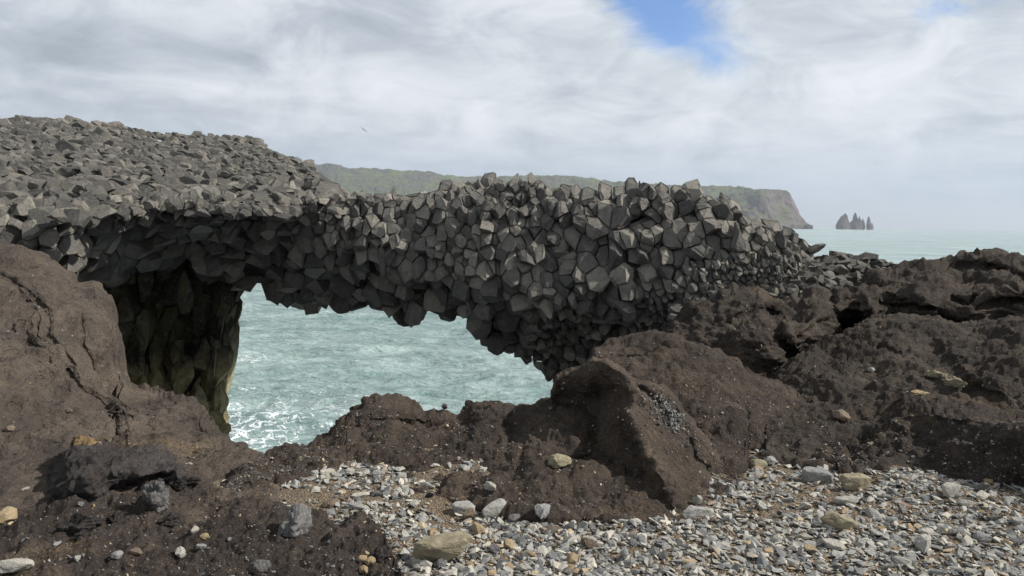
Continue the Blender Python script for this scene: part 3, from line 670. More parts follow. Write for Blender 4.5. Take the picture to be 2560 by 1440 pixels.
# --- columns under the left end of the arch
PR = lambda py: np.interp(py, [640, 735, 800, 870, 950, 985, 1030, 1060, 1120, 1300], [612, 603, 586, 572, 562, 556, 566, 560, 556, 560])
P_D = [(a, b, c+.9) for a, b, c in [(250, 700, 12.9), (300, 800, 12.8), (330, 900, 12.6), (400, 700, 13.4), (480, 760, 13.9), (420, 860, 13.6), (500, 900, 13.6), (560, 700, 14.2), (590, 760, 14.4), (570, 860, 14.1), (550, 960, 13.8), (520, 1050, 13.4), (560, 1050, 13.7), (560, 1200, 13.4), (400, 1000, 13.0), (400, 1200, 12.8)]]
fp = rbf(P_D)
psize = lambda px, py: np.where(py > 880, 88, 70)+0*px
pts, ins, sz = sample(200, 660, lambda x: 655+0*x, lambda x: 1290+0*x, fp, psize, lambda px, py: px < PR(py)-7, 16000, deep=1.9, kmax=2)
print('pillar seeds', len(pts), ins.sum())
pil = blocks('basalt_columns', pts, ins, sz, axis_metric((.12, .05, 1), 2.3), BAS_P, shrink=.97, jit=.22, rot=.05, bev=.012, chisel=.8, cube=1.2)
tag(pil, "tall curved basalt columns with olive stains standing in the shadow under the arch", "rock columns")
c_ = relief('rock_core', [(180, 645), (400, 645), (530, 660)], [(180, 1280), (525, 1280)], [(a, b, c+.45) for a, b, c in P_D], CORE, step=12, thick=2.5, drop=.2, zfoot=-15.5, amp=(.08, .03, 0))
c_.parent = pil; c_.data.attributes.new('tone', 'FLOAT', 'POINT'); FRONTS.pop(c_.name, None)

# ------------------------------------------------------------------ sea
SEAZ = -14.0
def build_sea():
    az = np.linspace(R(-46), R(46), 900)[None]
    rr = np.concatenate([np.linspace(14, 30, 12)[:-1], 30*np.exp(np.linspace(0, 1, 700)*math.log(10)), 300*np.exp(np.linspace(0, 1, 240)[1:]*math.log(150))])[:, None]
    x = rr*np.sin(az); y = rr*np.cos(az)
    p2 = np.stack([x, y*1.0, 0*x], -1)
    cell = np.where(rr < 300, rr*.0045, rr*.021)
    h = 0
    q = p2+.0
    rot = R(-18); qx = q[..., 0]*math.cos(rot)-q[..., 1]*math.sin(rot); qy = q[..., 0]*math.sin(rot)+q[..., 1]*math.cos(rot)
    qq = np.stack([qx/2.1, qy, 0*qx], -1)
    for lam, a in ((11.0, .5), (4.6, .36), (2.2, .24), (1.1, .13), (.55, .06)):
        n_ = 1-2*np.abs(perlin(qq/lam+lam*7))
        h = h+a*n_*np.clip((lam/cell-1.6)/2, 0, 1)
    g = np.stack([x, y, SEAZ+h], -1); nr, nc = g.shape[:2]
    idx = np.arange(nr*nc).reshape(nr, nc)
    f = np.stack([idx[:-1, :-1], idx[:-1, 1:], idx[1:, 1:], idx[1:, :-1]], -1).reshape(-1, 4)
    m, t, b = new_mat('sea_water')
    tc = t.new('ShaderNodeTexCoord').outputs['Object']
    mp = t.mapping(tc, scale=(.5, 1, 1), rot=(0, 0, R(-12)))
    wv = t.noise(mp, .28, 7, .66, .6); w2 = t.noise(mp, 1.6, 6, .65, .5); w3 = t.noise(t.mapping(tc, scale=(.35, 1, 1)), .02, 8, .7)
    big = t.noise(t.mapping(tc, scale=(.4, 1, 1)), .045, 4, .6)
    base = t.mix(t.rng(t.math('ADD', t.math('ADD', t.math('MULTIPLY', wv, .4), t.math('MULTIPLY', w2, .3)), t.math('MULTIPLY', big, .3)), .40, .60), srgb(106, 132, 129), srgb(170, 187, 184))
    # foam: lacy, thick near the cliff foot
    fc = P(640, 1060, float(gdist(640, 1060, SEAZ))); fc2 = P(600, 1120, float(gdist(600, 1120, SEAZ))); fc3 = P(600, 915, float(gdist(600, 915, SEAZ)))
    def near(c, r0, r1):
        d = t.vmath('DISTANCE', tc, (c[0], c[1], SEAZ), out=1); return t.rng(d, r0, r1, 1, 0)
    reg = t.math('MAXIMUM', t.math('MULTIPLY', near(fc, 1, 12), .75), near(fc2, 1, 7)); reg = t.math('MAXIMUM', reg, t.math('MULTIPLY', near(fc3, 1, 6), .8))
    lace = t.voro(t.vmath('ADD', tc, t.vmath('SCALE', t.noise(tc, .9, 5, .65, out=1), None)), 0.75, 'DISTANCE_TO_EDGE')
    sc_ = lace.inputs['Vector'].links[0].from_node.inputs[1].links[0].from_node; sc_.inputs['Scale'].default_value = 2.6
    ln = t.rng(lace.outputs['Distance'], .02, .16, 1, 0)
    fn = t.noise(tc, .8, 7, .7, .8)
    fm = t.math('MULTIPLY', t.math('ADD', t.math('MULTIPLY', ln, .5), t.math('MULTIPLY', fn, 1.0)), 1.0)
    thr = t.math('SUBTRACT', 1.12, t.math('MULTIPLY', reg, .375))
    foam = t.rng(t.math('SUBTRACT', fm, thr), 0, .10)
    # white caps far out
    cap = t.noise(t.mapping(tc, scale=(.35, 1, 1)), .06, 9, .78, .4)
    cap = t.rng(cap, .685, .72)
    foam = t.math('MAXIMUM', foam, t.math('MULTIPLY', cap, .8))
    base = t.mix(foam, base, srgb(226, 232, 234))
    t.l.new(base, b.inputs['Base Color']); b.inputs['IOR'].default_value = 1.33
    b.inputs['Specular IOR Level'].default_value = .5
    t.set(b.inputs['Roughness'], t.rng(foam, 0, 1, .22, .8))
    nn = bump(t, b, wv, .7, 1.6); nn = bump(t, b, w2, .9, .5, nn); nn = bump(t, b, t.noise(mp, 6, 5, .7), .6, .09, nn)
    nn = bump(t, b, w3, .5, 8.0, nn)
    t.l.new(nn, b.inputs['Normal'])
    o = mesh_obj('sea', g.reshape(-1, 3), f, m); tag(o, kind='structure')
build_sea()

# ------------------------------------------------------------------ headland, hills and sea stacks
def land_mat(name, cliff):
    m, t, b = new_mat(name)
    geo = t.new('ShaderNodeNewGeometry'); tc = t.new('ShaderNodeTexCoord').outputs['Object']
    sn = t.new('ShaderNodeSeparateXYZ'); t.l.new(geo.outputs['True Normal'], sn.inputs[0])
    n1 = t.noise(tc, .006, 7, .65); n2 = t.noise(t.mapping(tc, scale=(1, 1, .3)), .03, 7, .7)
    rock = t.mix(t.rng(n2, .35, .65), srgb(58, 52, 54), srgb(112, 100, 98))
    grass = t.mix(t.rng(n1, .4, .6), srgb(66, 76, 50), srgb(92, 98, 62))
    k = t.rng(t.math('ADD', t.math('ADD', sn.outputs[2], t.math('MULTIPLY', n1, .7)), t.math('MULTIPLY', n2, .3)), cliff, cliff+.16)
    t.l.new(t.mix(k, rock, grass), b.inputs['Base Color']); b.inputs['Roughness'].default_value = .95
    t.l.new(bump(t, b, n2, .8, 12), b.inputs['Normal'])
    return m
LAND = land_mat('land', 1.24); STACKM = land_mat('stack_rock', 3.0)
def far_relief(name, top, bot, cps, mat, **kw):
    k = dict(step=2.0, roll=3, rollamt=15, thick=900, drop=30, zfoot=-15, zback=-15, amp=(6, 9, 6), scl=(300, 90, 30), aniso=(1, 1, .35))
    k.update(kw); o = relief(name, top, bot, cps, mat, **k); FRONTS.pop(o.name, None); return o
HT = [(1180, 470), (1200, 442), (1280, 440), (1340, 437), (1380, 441), (1440, 439), (1500, 447), (1560, 456), (1640, 460), (1700, 463), (1780, 466), (1850, 468), (1920, 471), (1962, 474), (1971, 481), (1976, 493), (1984, 508), (1990, 520), (2000, 540), (2008, 549), (2018, 560)]
o = far_relief('headland', HT, [(1180, 556), (2018, 564)],
   [(1200, 440, 4800), (1500, 447, 4600), (1700, 463, 4300), (1850, 468, 4100), (1962, 474, 3800), (1990, 520, 3650), (2018, 560, 3600), (1200, 555, 3900), (1500, 556, 3800), (1700, 558, 3600), (1850, 560, 3500), (1900, 520, 3560), (1950, 520, 3600), (1990, 560, 3550), (1850, 510, 3650), (1750, 510, 3850), (1900, 490, 3620), (1600, 510, 4000)], LAND)
tag(o, kind='structure')
o = far_relief('hills', [(560, 400), (700, 393), (745, 394), (765, 405), (790, 411), (830, 409), (870, 420), (930, 421), (1000, 424), (1035, 427), (1045, 425), (1060, 430), (1120, 439), (1200, 442), (1260, 446), (1330, 452)], [(560, 545), (1330, 556)],
   [(600, 400, 6200), (745, 394, 6000), (830, 409, 5400), (930, 421, 5200), (1100, 437, 5100), (1250, 445, 5200), (700, 545, 4200), (900, 548, 4200), (1250, 555, 4300), (900, 480, 4700), (1100, 480, 4700)], LAND)
tag(o, kind='structure')
def stack(top, base, d, label, seed):
    o = far_relief('sea_stack', top, [(top[0][0], base), (top[-1][0], base)], [(top[0][0], base, d), ((top[0][0]+top[-1][0])/2, base, d-25), (top[-1][0], base, d), ((top[0][0]+top[-1][0])/2, 530, d+5), (top[0][0], 540, d+10)],
                   STACKM, step=.7, roll=5, rollamt=12, thick=60, drop=30, amp=(3.5, 3, 1.5), scl=(40, 15, 6), aniso=(1, 1, .5), seed=seed)
    tag(o, label, "sea stack", "sea stacks off the headland")
stack([(2090, 562), (2093, 555), (2098, 547), (2103, 540), (2109, 536), (2112, 533), (2115, 534), (2118, 541), (2121, 550), (2124, 558), (2126, 565)], 567, 4300, "leftmost sea stack, broad and sloping up to a hooked peak", 1)
stack([(2122, 566), (2126, 556), (2131, 549), (2136, 534), (2139, 531), (2142, 541), (2145, 549), (2149, 538), (2152, 549), (2155, 552), (2156, 544), (2159, 550), (2161, 559), (2162, 566)], 568, 4350, "middle sea stack with several thin pointed spires", 2)
stack([(2166, 567), (2168, 550), (2170, 541), (2173, 541), (2175, 549), (2176, 558), (2180, 558), (2183, 567)], 569, 4350, "rightmost sea stack, a single narrow spire with a low step", 3)
o = far_relief('sea_rock', [(2016, 564), (2020, 558), (2024, 561), (2028, 562), (2032, 564)], [(2016, 566), (2032, 566)], [(2016, 566, 3560), (2024, 562, 3560), (2032, 566, 3560)], STACKM, step=.7, roll=3, rollamt=5, thick=20, drop=5, amp=(1, .8, .5), scl=(20, 8, 3))
tag(o, "small low rock in the water just off the headland tip", "rock")

# ------------------------------------------------------------------ stones
def hull_mesh(name, n, scl, rs, sub=0, rough=0.0, cube=.5):
    rg = np.random.default_rng(rs)
    p = rg.normal(size=(n, 3)); p /= np.linalg.norm(p, axis=1)[:, None]
    q = p/np.abs(p).max(1)[:, None]; p = p*(1-cube)+q*cube*.8
    p *= (1-.25*rg.random(n))[:, None]; p *= np.array(scl)
    bm = bmesh.new()
    for v in p: bm.verts.new(v)
    r = bmesh.ops.convex_hull(bm, input=bm.verts)
    bmesh.ops.delete(bm, geom=[v for v in bm.verts if not v.link_faces], context='VERTS')
    bmesh.ops.dissolve_limit(bm, angle_limit=R(14), verts=bm.verts, edges=bm.edges)
    if sub:
        bmesh.ops.bevel(bm, geom=list(bm.edges), offset=.03, segments=1, affect='EDGES', profile=.5, clamp_overlap=True)
        bmesh.ops.triangulate(bm, faces=bm.faces)
        for _ in range(sub):
            bmesh.ops.subdivide_edges(bm, edges=bm.edges, cuts=1, use_grid_fill=True)
        co = np.array([v.co for v in bm.verts]); nn = np.array([v.normal for v in bm.verts])
        bm.normal_update()
        d = rough*(fbm(co, .7, 3, .55, rs*1.7)+.5*fbm(co*np.array([1, 1, 3]), .35, 3, .6, rs*2.1))
        for v, k in zip(bm.verts, d): v.co += v.normal*k
    else:
        bmesh.ops.triangulate(bm, faces=bm.faces)
    me = bpy.data.meshes.new(name); bm.to_mesh(me); bm.free()
    return me
def stone_mat(name, c0, c1, c2, attr=False, streak=0.0):
    m, t, b = new_mat(name); tc = t.new('ShaderNodeTexCoord').outputs['Object']
    if attr:
        a = t.new('ShaderNodeAttribute'); a.attribute_name = 'tone'; rnd = a.outputs['Fac']; k = 30.0
    else:
        rnd = t.new('ShaderNodeObjectInfo').outputs['Random']; k = 1.6
    n = t.noise(tc, k, 6, .65)
    cr = t.new('ShaderNodeValToRGB'); t.set(cr.inputs[0], t.math('ADD', t.math('MULTIPLY', rnd, .9), t.math('MULTIPLY', t.math('SUBTRACT', n, .5), .35)))
    e = cr.color_ramp.elements; e[0].color = c0; e[1].color = c2; q = e.new(.5); q.color = c1
    base = t.mix(t.math('MULTIPLY', t.rng(t.noise(tc, k*5, 6, .7), .45, .68), .3), cr.outputs[0], srgb(190, 182, 166))
    if streak: base = t.mix(t.math('MULTIPLY', t.rng(t.noise(t.mapping(tc, scale=(.4, 1, 3), rot=(.2, .4, .2)), 2.4, 5, .6, .6), .48, .64), streak), base, srgb(104, 94, 76))
    t.l.new(base, b.inputs['Base Color']); b.inputs['Roughness'].default_value = .8
    nn = bump(t, b, t.noise(tc, k*2.2, 7, .7), .5, .12 if not attr else .01); t.l.new(nn, b.inputs['Normal'])
    return m
M_GREY = stone_mat('stone_grey', srgb(108, 110, 111), srgb(140, 140, 137), srgb(168, 164, 154))
M_PALE = stone_mat('stone_pale', srgb(150, 149, 143), srgb(166, 162, 152), srgb(180, 174, 159))
M_TAN = stone_mat('stone_tan', srgb(130, 112, 84), srgb(148, 128, 97), srgb(166, 146, 112))
M_OLIVE = stone_mat('stone_olive', srgb(136, 128, 104), srgb(144, 134, 110), srgb(152, 142, 116), streak=.6)
M_DARK = stone_mat('stone_dark', srgb(66, 65, 66), srgb(84, 83, 84), srgb(104, 103, 103))
M_BROWN = stone_mat('stone_brown', srgb(86, 72, 60), srgb(102, 86, 72), srgb(120, 103, 87))
def ramp_stuff():
    m, t, b = new_mat('gravel_mix'); tc = t.new('ShaderNodeTexCoord').outputs['Object']
    a = t.new('ShaderNodeAttribute'); a.attribute_name = 'tone'
    cr = t.new('ShaderNodeValToRGB'); t.set(cr.inputs[0], a.outputs['Fac']); cr.color_ramp.interpolation = 'LINEAR'
    e = cr.color_ramp.elements; e[0].color = srgb(56, 59, 64); e[1].color = srgb(136, 112, 84)
    for p_, c in ((.15, srgb(92, 93, 94)), (.38, srgb(132, 132, 129)), (.6, srgb(158, 155, 147)), (.82, srgb(184, 178, 164)), (.88, srgb(120, 98, 82)), (.94, srgb(172, 154, 124))):
        q = e.new(p_); q.color = c
    base = t.mix(t.math('MULTIPLY', t.rng(t.noise(tc, 40, 6, .7), .45, .65), .3), cr.outputs[0], srgb(176, 168, 150))
    t.l.new(base, b.inputs['Base Color']); b.inputs['Roughness'].default_value = .82
    t.l.new(bump(t, b, t.noise(tc, 45, 6, .7), .5, .01), b.inputs['Normal']); return m
M_MIX = ramp_stuff()

bpy.context.view_layer.update()
def bvh_of(objs):
    V = []; F = []
    for o in objs:
        me = o.data; n = len(V)
        co = np.empty(len(me.vertices)*3, np.float32); me.vertices.foreach_get('co', co); V.extend(co.reshape(-1, 3).tolist())
        F.extend([[i+n for i in p.vertices] for p in me.polygons])
    return BVHTree.FromPolygons(V, F)
SURF = bvh_of(BODY+[GROUND]); GB = bvh_of([GROUND]); TB = bvh_of(BODY)
def hit(px, py):
    r = Vector(rays(px, py)).normalized(); return SURF.ray_cast(Vector((0, 0, CAMZ)), r)

BIG = [hull_mesh('stone', 26+3*i, (1, .75, .45), 100+i, sub=2, rough=.05, cube=.6) for i in range(8)]
RND = [hull_mesh('stone', 40, (1, .85, .7), 140+i, sub=2, rough=.06, cube=.1) for i in range(3)]
LAVA = [hull_mesh('clinker', 40, (1, .8, .8), 160+i, sub=3, rough=.30, cube=.2) for i in range(4)]
def shade(me, smooth): me.polygons.foreach_set('use_smooth', np.full(len(me.polygons), smooth))
for me in RND+LAVA: shade(me, True)
def stone(px, py, wpx, me, mat, label, cat='stone', name='stone', rz=None, tilt=(0, 0), sc=(1, 1, 1), sink=.15, group=None):
    """a stone of wpx photo pixels across lying where the sight line meets the surface"""
    loc, nor, i_, dist = hit(px, py)
    if loc is None: return None
    r = wpx/2*loc.y/FPX*1.22
    mm = me.copy(); mm.materials.clear(); mm.materials.append(mat)
    o = bpy.data.objects.new(name, mm); S.collection.objects.link(o)
    o.scale = (r*sc[0], r*sc[1], r*sc[2]); rz = random.uniform(-3, 3) if rz is None else rz
    o.rotation_euler = (tilt[0], tilt[1], rz)
    o.location = loc+Vector((0, .25*r, 1))*0+Vector((0, 0, r*.45*sc[2]*(1-2*sink)))
    return tag(o, label, cat, group)
NEAR = []
MARKS = []
def st(*a, **k):
    o = stone(*a, **k)
    if o is not None and a[1] > 1120:
        MARKS.append((a[0], a[1], a[5]))
    if o is not None: NEAR.append((o.location.x, o.location.y, max(o.scale)*.9))
    return o
# named stones on the gravel
st(1112, 1400, 176, BIG[0], M_OLIVE, "large olive tan slab with dark streaks, biggest stone in the front gravel", 'boulder', 'boulder', rz=.25, tilt=(.25, -.05), sc=(1, .55, .9), sink=.1)
st(1236, 1290, 76, BIG[1], M_PALE, "pale cream angular block in the gravel at the foot of the brown bank", rz=.5, tilt=(.3, -.3), sc=(1, .7, 1.2))
st(1193, 1330, 40, RND[0], M_TAN, "rounded cream tan cobble in the middle of the gravel", 'cobble', sc=(1, .9, 1))
st(1160, 1280, 62, BIG[2], M_GREY, "blue grey angular stone just left of the pale cream block", rz=.2)
st(1172, 1297, 44, BIG[3], M_BROWN, "dark brown squarish stone touching the pale cream block", sc=(1, .8, 1.4))
st(1355, 1290, 54, BIG[4], M_GREY, "light grey stone standing below the brown bank's right end", sc=(1, .8, 1.4))
st(1284, 1305, 34, BIG[5], M_DARK, "dark blue grey stone right of the pale cream block", sc=(1, 1, 1.5))
st(1742, 1296, 88, BIG[6], M_PALE, "long pale grey slab lying against the foot of the sharp fin", rz=.15, sc=(1, .5, .9))
st(1745, 1262, 30, BIG[7], M_PALE, "upright pale stone leaning on the sunlit side of the fin", sc=(.8, .6, 2.4), tilt=(.2, .1))
st(1225, 1226, 36, BIG[1], M_PALE, "pale triangular stone on the dark slope beneath the bank", sc=(1, .7, 1.5))
st(1400, 1162, 62, RND[1], M_OLIVE, "rough pale grey lump stuck in the dark side of the bank", sc=(1, .8, .8))
st(1892, 1170, 50, RND[0], M_OLIVE, "rounded pale olive boulder at the gravel's upper edge", 'boulder', 'boulder', sc=(1, .8, .85))
st(1926, 1158, 32, RND[2], M_GREY, "round grey cobble behind the pale olive boulder", 'cobble')
st(1885, 1150, 24, BIG[3], M_DARK, "small dark stone behind the rounded pale olive boulder")
st(2044, 1205, 82, BIG[2], M_GREY, "wide grey wedge shaped stone left of the olive grey boulder", rz=-.1, sc=(1, .7, 1.1))
st(2140, 1222, 84, BIG[5], M_OLIVE, "olive grey faceted boulder on the right gravel", 'boulder', 'boulder', rz=.2, sc=(1, .65, 1.2))
st(2118, 1258, 84, BIG[0], M_GREY, "flat grey slab just below the olive grey faceted boulder", rz=.15, sc=(1, .6, .5))
st(2376, 1238, 62, BIG[4], M_PALE, "pale pointed stone near the foot of the near black mound", sc=(1, .7, 1.4))
st(2456, 1245, 52, BIG[7], M_PALE, "pale flat stone right of the pale pointed stone", sc=(1, .7, .7))
st(2013, 1272, 30, BIG[1], M_PALE, "cream cubical stone left of the flat grey slab", sc=(1, .8, 1.4))
st(2055, 1268, 28, BIG[6], M_GREY, "rounded grey stone beside the cream cubical stone", sc=(1, .9, 1.2))
st(2095, 1322, 90, BIG[3], M_OLIVE, "ridged olive grey rock half sunk in the right gravel", rz=-.3, sc=(1, .6, 1.1))
st(2230, 1308, 38, BIG[2], M_GREY, "squat grey stone in the middle of the right gravel")
st(2316, 1338, 46, BIG[5], M_PALE, "pale tan square edged stone on the right gravel", rz=.8)
st(2190, 1340, 54, BIG[0], M_PALE, "flat white stone right of the ridged olive grey rock", sc=(1, .7, .6))
st(2306, 1378, 64, BIG[4], M_PALE, "tall pale wedge of rock near the front right", sc=(1, .7, 1.7))
st(2455, 1350, 44, BIG[6], M_GREY, "boxy grey stone at the right of the gravel", rz=.1)
st(2380, 1335, 20, BIG[1], M_PALE, "small upright white stone on the right gravel", sc=(1, .8, 1.8))
st(2545, 1310, 40, BIG[2], M_GREY, "grey stone at the right edge of the gravel")
st(2080, 1370, 60, BIG[7], M_PALE, "cracked pale block at the front of the right gravel")
st(1480, 1352, 46, BIG[3], M_PALE, "pale flat stone lying on a dark brown clod", sc=(1, .8, .6))
st(1470, 1366, 40, RND[1], M_BROWN, "dark brown clod under a pale flat stone in the front gravel", 'clod')
st(1382, 1328, 50, RND[2], M_BROWN, "flat dark brown clod in the centre gravel", 'clod', sc=(1, .8, .4))
st(1275, 1368, 54, BIG[5], M_TAN, "pinkish tan flat stone right of the large olive tan slab", sc=(1, .7, .6))
st(1235, 1378, 36, BIG[4], M_DARK, "dark blue stone touching the right end of the large slab", sc=(1, .9, 1.2))
st(1270, 1425, 30, RND[0], M_TAN, "orange tan nodule at the bottom edge, right of the slab", 'nodule')
st(1176, 1418, 24, RND[2], M_TAN, "small orange nodule in front of the large slab", 'nodule')
st(1430, 1405, 40, RND[1], M_TAN, "rough tan lump in the front gravel", 'nodule')
st(1560, 1400, 46, BIG[1], M_GREY, "upright grey stone at the bottom edge right of centre", sc=(.8, .7, 1.8))
st(1103, 1416, 30, BIG[6], M_GREY, "blue grey stone leaning on the front of the large slab", sc=(1, 1, 1.5))
st(820, 1187, 46, BIG[2], M_PALE, "cream wedge stone on the far edge of the left gravel", sc=(1, .6, .8))
st(786, 1186, 26, BIG[4], M_PALE, "pale brown stone beside the cream wedge stone")
st(945, 1190, 34, BIG[3], M_GREY, "grey block at the far edge of the left gravel", sc=(1, .8, 1.1))
st(876, 1186, 24, BIG[0], M_PALE, "small pointed pale stone on the far left gravel", sc=(1, .8, 1.5))
st(902, 1240, 52, BIG[6], M_PALE, "long flat pale stone in the left gravel", sc=(1, .5, .4))
st(1035, 1265, 34, BIG[1], M_PALE, "light stone at the centre of the left gravel")
st(830, 1262, 52, RND[0], M_BROWN, "low dark brown clod in the left gravel", 'clod', sc=(1, .7, .5))
st(895, 1275, 56, BIG[5], M_GREY, "grey slab behind the dark soil peak", sc=(1, .6, .7))
st(1095, 1215, 14, RND[2], M_PALE, "tiny cream pebble on the bank foot", 'pebble')
st(1147, 1150, 12, BIG[1], M_PALE, "tiny pale stone standing on the brown bank face", sc=(.8, .8, 1.8))
st(1112, 1028, 16, RND[1], M_DARK, "small round black stone perched on the crest of the brown bank", 'stone', sc=(1, 1, 1.3), sink=-.6)
# soil bank
st(452, 1392, 36, BIG[6], M_PALE, "bright white tilted stone on the dark soil bank", sc=(.9, .7, 1.8), tilt=(.5, .3))
st(194, 1400, 24, BIG[2], M_PALE, "small white stone low on the soil bank's left part", sc=(1, .8, 1.2))
st(40, 1428, 86, BIG[1], M_PALE, "large white grey stone in the bottom left corner", rz=.1, sc=(1, .6, .9))
st(338, 1384, 50, BIG[4], M_BROWN, "flat rusty brown stone on the soil bank", sc=(1, .6, .6), rz=-.4)
st(293, 1392, 28, RND[0], M_GREY, "rounded grey stone left of the rusty brown stone")
st(487, 1332, 28, BIG[3], M_PALE, "light grey stone in the middle of the soil bank", sc=(1, .8, 1.4))
st(512, 1345, 24, RND[1], M_TAN, "tan nodule beside the light grey stone on the soil bank", 'nodule')
st(504, 1370, 26, BIG[5], M_GREY, "grey stone below the tan nodule on the soil bank")
st(202, 1264, 22, BIG[7], M_GREY, "small grey stone resting above the black clinker clumps", sc=(1, .9, 1.3))
st(64, 1224, 26, BIG[0], M_PALE, "pale flat stone on the lower left bluff", sc=(1, .7, .5))
st(143, 1364, 22, BIG[6], M_GREY, "greyish stone left of the clinker clumps")
st(905, 1402, 26, RND[2], M_TAN, "tan nodule at the right end of the soil bank", 'nodule')
st(925, 1408, 28, RND[0], M_TAN, "larger tan nodule beside another at the bank's right end", 'nodule')
st(910, 1428, 28, RND[1], M_TAN, "tan nodule lowest of the cluster at the bank's right end", 'nodule')
st(15, 1300, 64, RND[2], M_TAN, "yellow tan rounded rock at the left edge", 'rock', sc=(1, .8, .9))
st(650, 1425, 60, RND[1], M_DARK, "dark rough stone at the bottom edge under the soil bank", sc=(1, .8, .8))
st(475, 1162, 14, BIG[3], M_PALE, "small pinkish stone on the bluff just left of the water gap")
st(172, 1030, 18, RND[1], M_BROWN, "small brown knob set in the smooth bluff")
st(24, 1076, 24, RND[2], M_BROWN, "small brown lump on the left bluff near the edge")
st(2102, 1046, 62, RND[1], M_BROWN, "oval brown boulder set in the dark slope at right", 'boulder', 'boulder', sc=(1, .7, .6))
st(2178, 928, 18, RND[0], M_GREY, "small grey cobble high on the dark slope", 'cobble')
st(2470, 1208, 22, RND[2], M_TAN, "orange tan nodule at the foot of the near black mound", 'nodule')
# clinker clumps
def clump(px, py, wpx, k, label, sc=(1, 1, 1), mat=None, name='lava_clump', rz=None, tilt=(0, 0), sink=.3):
    o = st(px, py, wpx, LAVA[k], mat or CLINK, label, 'lava rock', name, sc=sc, rz=rz, tilt=tilt, sink=sink); return o
o = relief('clinker_outcrop', [(118, 1215), (126, 1175), (132, 1152), (165, 1138), (180, 1112), (186, 1098), (215, 1096), (262, 1112), (290, 1118), (360, 1122), (420, 1130), (440, 1155), (455, 1178), (500, 1205), (512, 1228)],
   [(118, 1222), (150, 1252), (200, 1262), (260, 1250), (320, 1225), (420, 1215), (512, 1236)],
   [(126, 1175, 4.13), (186, 1098, 4.28), (290, 1118, 4.28), (420, 1130, 4.38), (500, 1205, 4.18), (160, 1200, 3.80), (220, 1180, 3.78), (300, 1170, 3.90), (400, 1170, 4.03), (440, 1190, 3.98), (200, 1255, 3.76), (320, 1222, 3.98), (420, 1212, 4.08), (512, 1232, 4.03), (350, 1195, 3.90)],
   CLINK, step=2.2, thick=.35, drop=.2, zfoot=-.3, zback=-.5, clampg=0.3, seed=21, amp=(.03, .022, .014), scl=(.25, .1, .04), roll=12, rollamt=.08,
   creases=[([(270, 1225), (350, 1205), (430, 1182)], 6, .07)])
tag(o, "craggy black clinker outcrop with an undercut, standing on the soil bank", "rock")
def capobj():
    o = relief('crust', [(182, 1112), (186, 1096), (200, 1091), (230, 1096), (262, 1108), (270, 1120)], [(182, 1114), (200, 1110), (235, 1118), (270, 1126)], [(186, 1098, 4.22), (220, 1095, 4.2), (262, 1112, 4.2), (230, 1110, 4.16)], TANCAP, step=2, thick=.16, drop=.05, zfoot=9, zback=.2, seed=4, amp=(.008, .008, .006), scl=(.2, .08, .03), roll=8, rollamt=.04)
    return o
CAP = capobj(); CAP.parent = o; CAP['label'] = "tan sunlit crust along the top edge"
clump(392, 1262, 84, 0, "tallest black clinker clump, just below the craggy outcrop", sc=(.9, .8, 1.3), tilt=(.2, .2), mat=M_DARK)
clump(205, 1320, 100, 1, "wide black clinker clump lowest on the left of the soil bank", sc=(1, .7, .7), rz=.1)
clump(285, 1300, 38, 2, "small grey clinker knob between the two larger clumps")
clump(425, 1312, 56, 3, "brown black clinker lump below the tallest clump", sc=(1, .8, .9))
clump(462, 1210, 74, 2, "ragged black clinker at the right tip of the craggy outcrop", sc=(1, .7, .5), rz=0)
clump(740, 1330, 104, 1, "blue black clinker rock at the right of the soil bank", sc=(.75, .7, 1.15), rz=1.2, tilt=(0, .5), mat=M_DARK)
clump(950, 1402, 54, 0, "black clinker lump at the right foot of the soil bank")
clump(200, 1345, 30, 3, "small clinker bit under the wide clump")
clump(2385, 960, 50, 2, "pale crusted lava lump on the dark slope above the mound", mat=M_OLIVE, sc=(1.2, .7, .6))
clump(2340, 940, 40, 3, "small pale crusted lava lump left of the larger one", mat=M_OLIVE, sc=(1.2, .7, .6))
clump(2290, 988, 40, 0, "tan crusted lump on the crest behind the mound", mat=M_TAN, sc=(1.3, .7, .5))

# ---- individual gravel stones
def world_to_px(p):
    v = (np.array(p)-np.array([0, 0, CAMZ])) @ MR3
    return 1280+FPX*v[..., 0]/-v[..., 2], 720-FPX*v[..., 1]/-v[..., 2]
def on_gravel(x, y):
    l1 = GB.ray_cast(Vector((x, y, 5)), Vector((0, 0, -1)))[0]; l2 = TB.ray_cast(Vector((x, y, 5)), Vector((0, 0, -1)))[0]
    if l1 is None or (l2 is not None and l2.z > l1.z-.005): return None
    return l1
SMALL = [hull_mesh('stone', 9+i % 5, (1, .72, .34), 200+i, cube=.75) for i in range(10)]
MEDS = [hull_mesh('stone', 14+i % 4, (1, .72, .36), 230+i, sub=1, rough=.04, cube=.75) for i in range(10)]
REG = [("left", 520, 1150, "left patch under the brown bank"), ("mid", 1150, 1700, "front middle before the fin"), ("right", 1700, 2600, "right part of the gravel")]
KINDS = [(M_GREY, 'blue grey angular'), (M_GREY, 'blue grey angular'), (M_GREY, 'blue grey angular'), (M_PALE, 'pale grey flat'), (M_DARK, 'dark slate'), (M_PALE, 'pale grey flat'), (M_TAN, 'tan rough')]
USED = set()
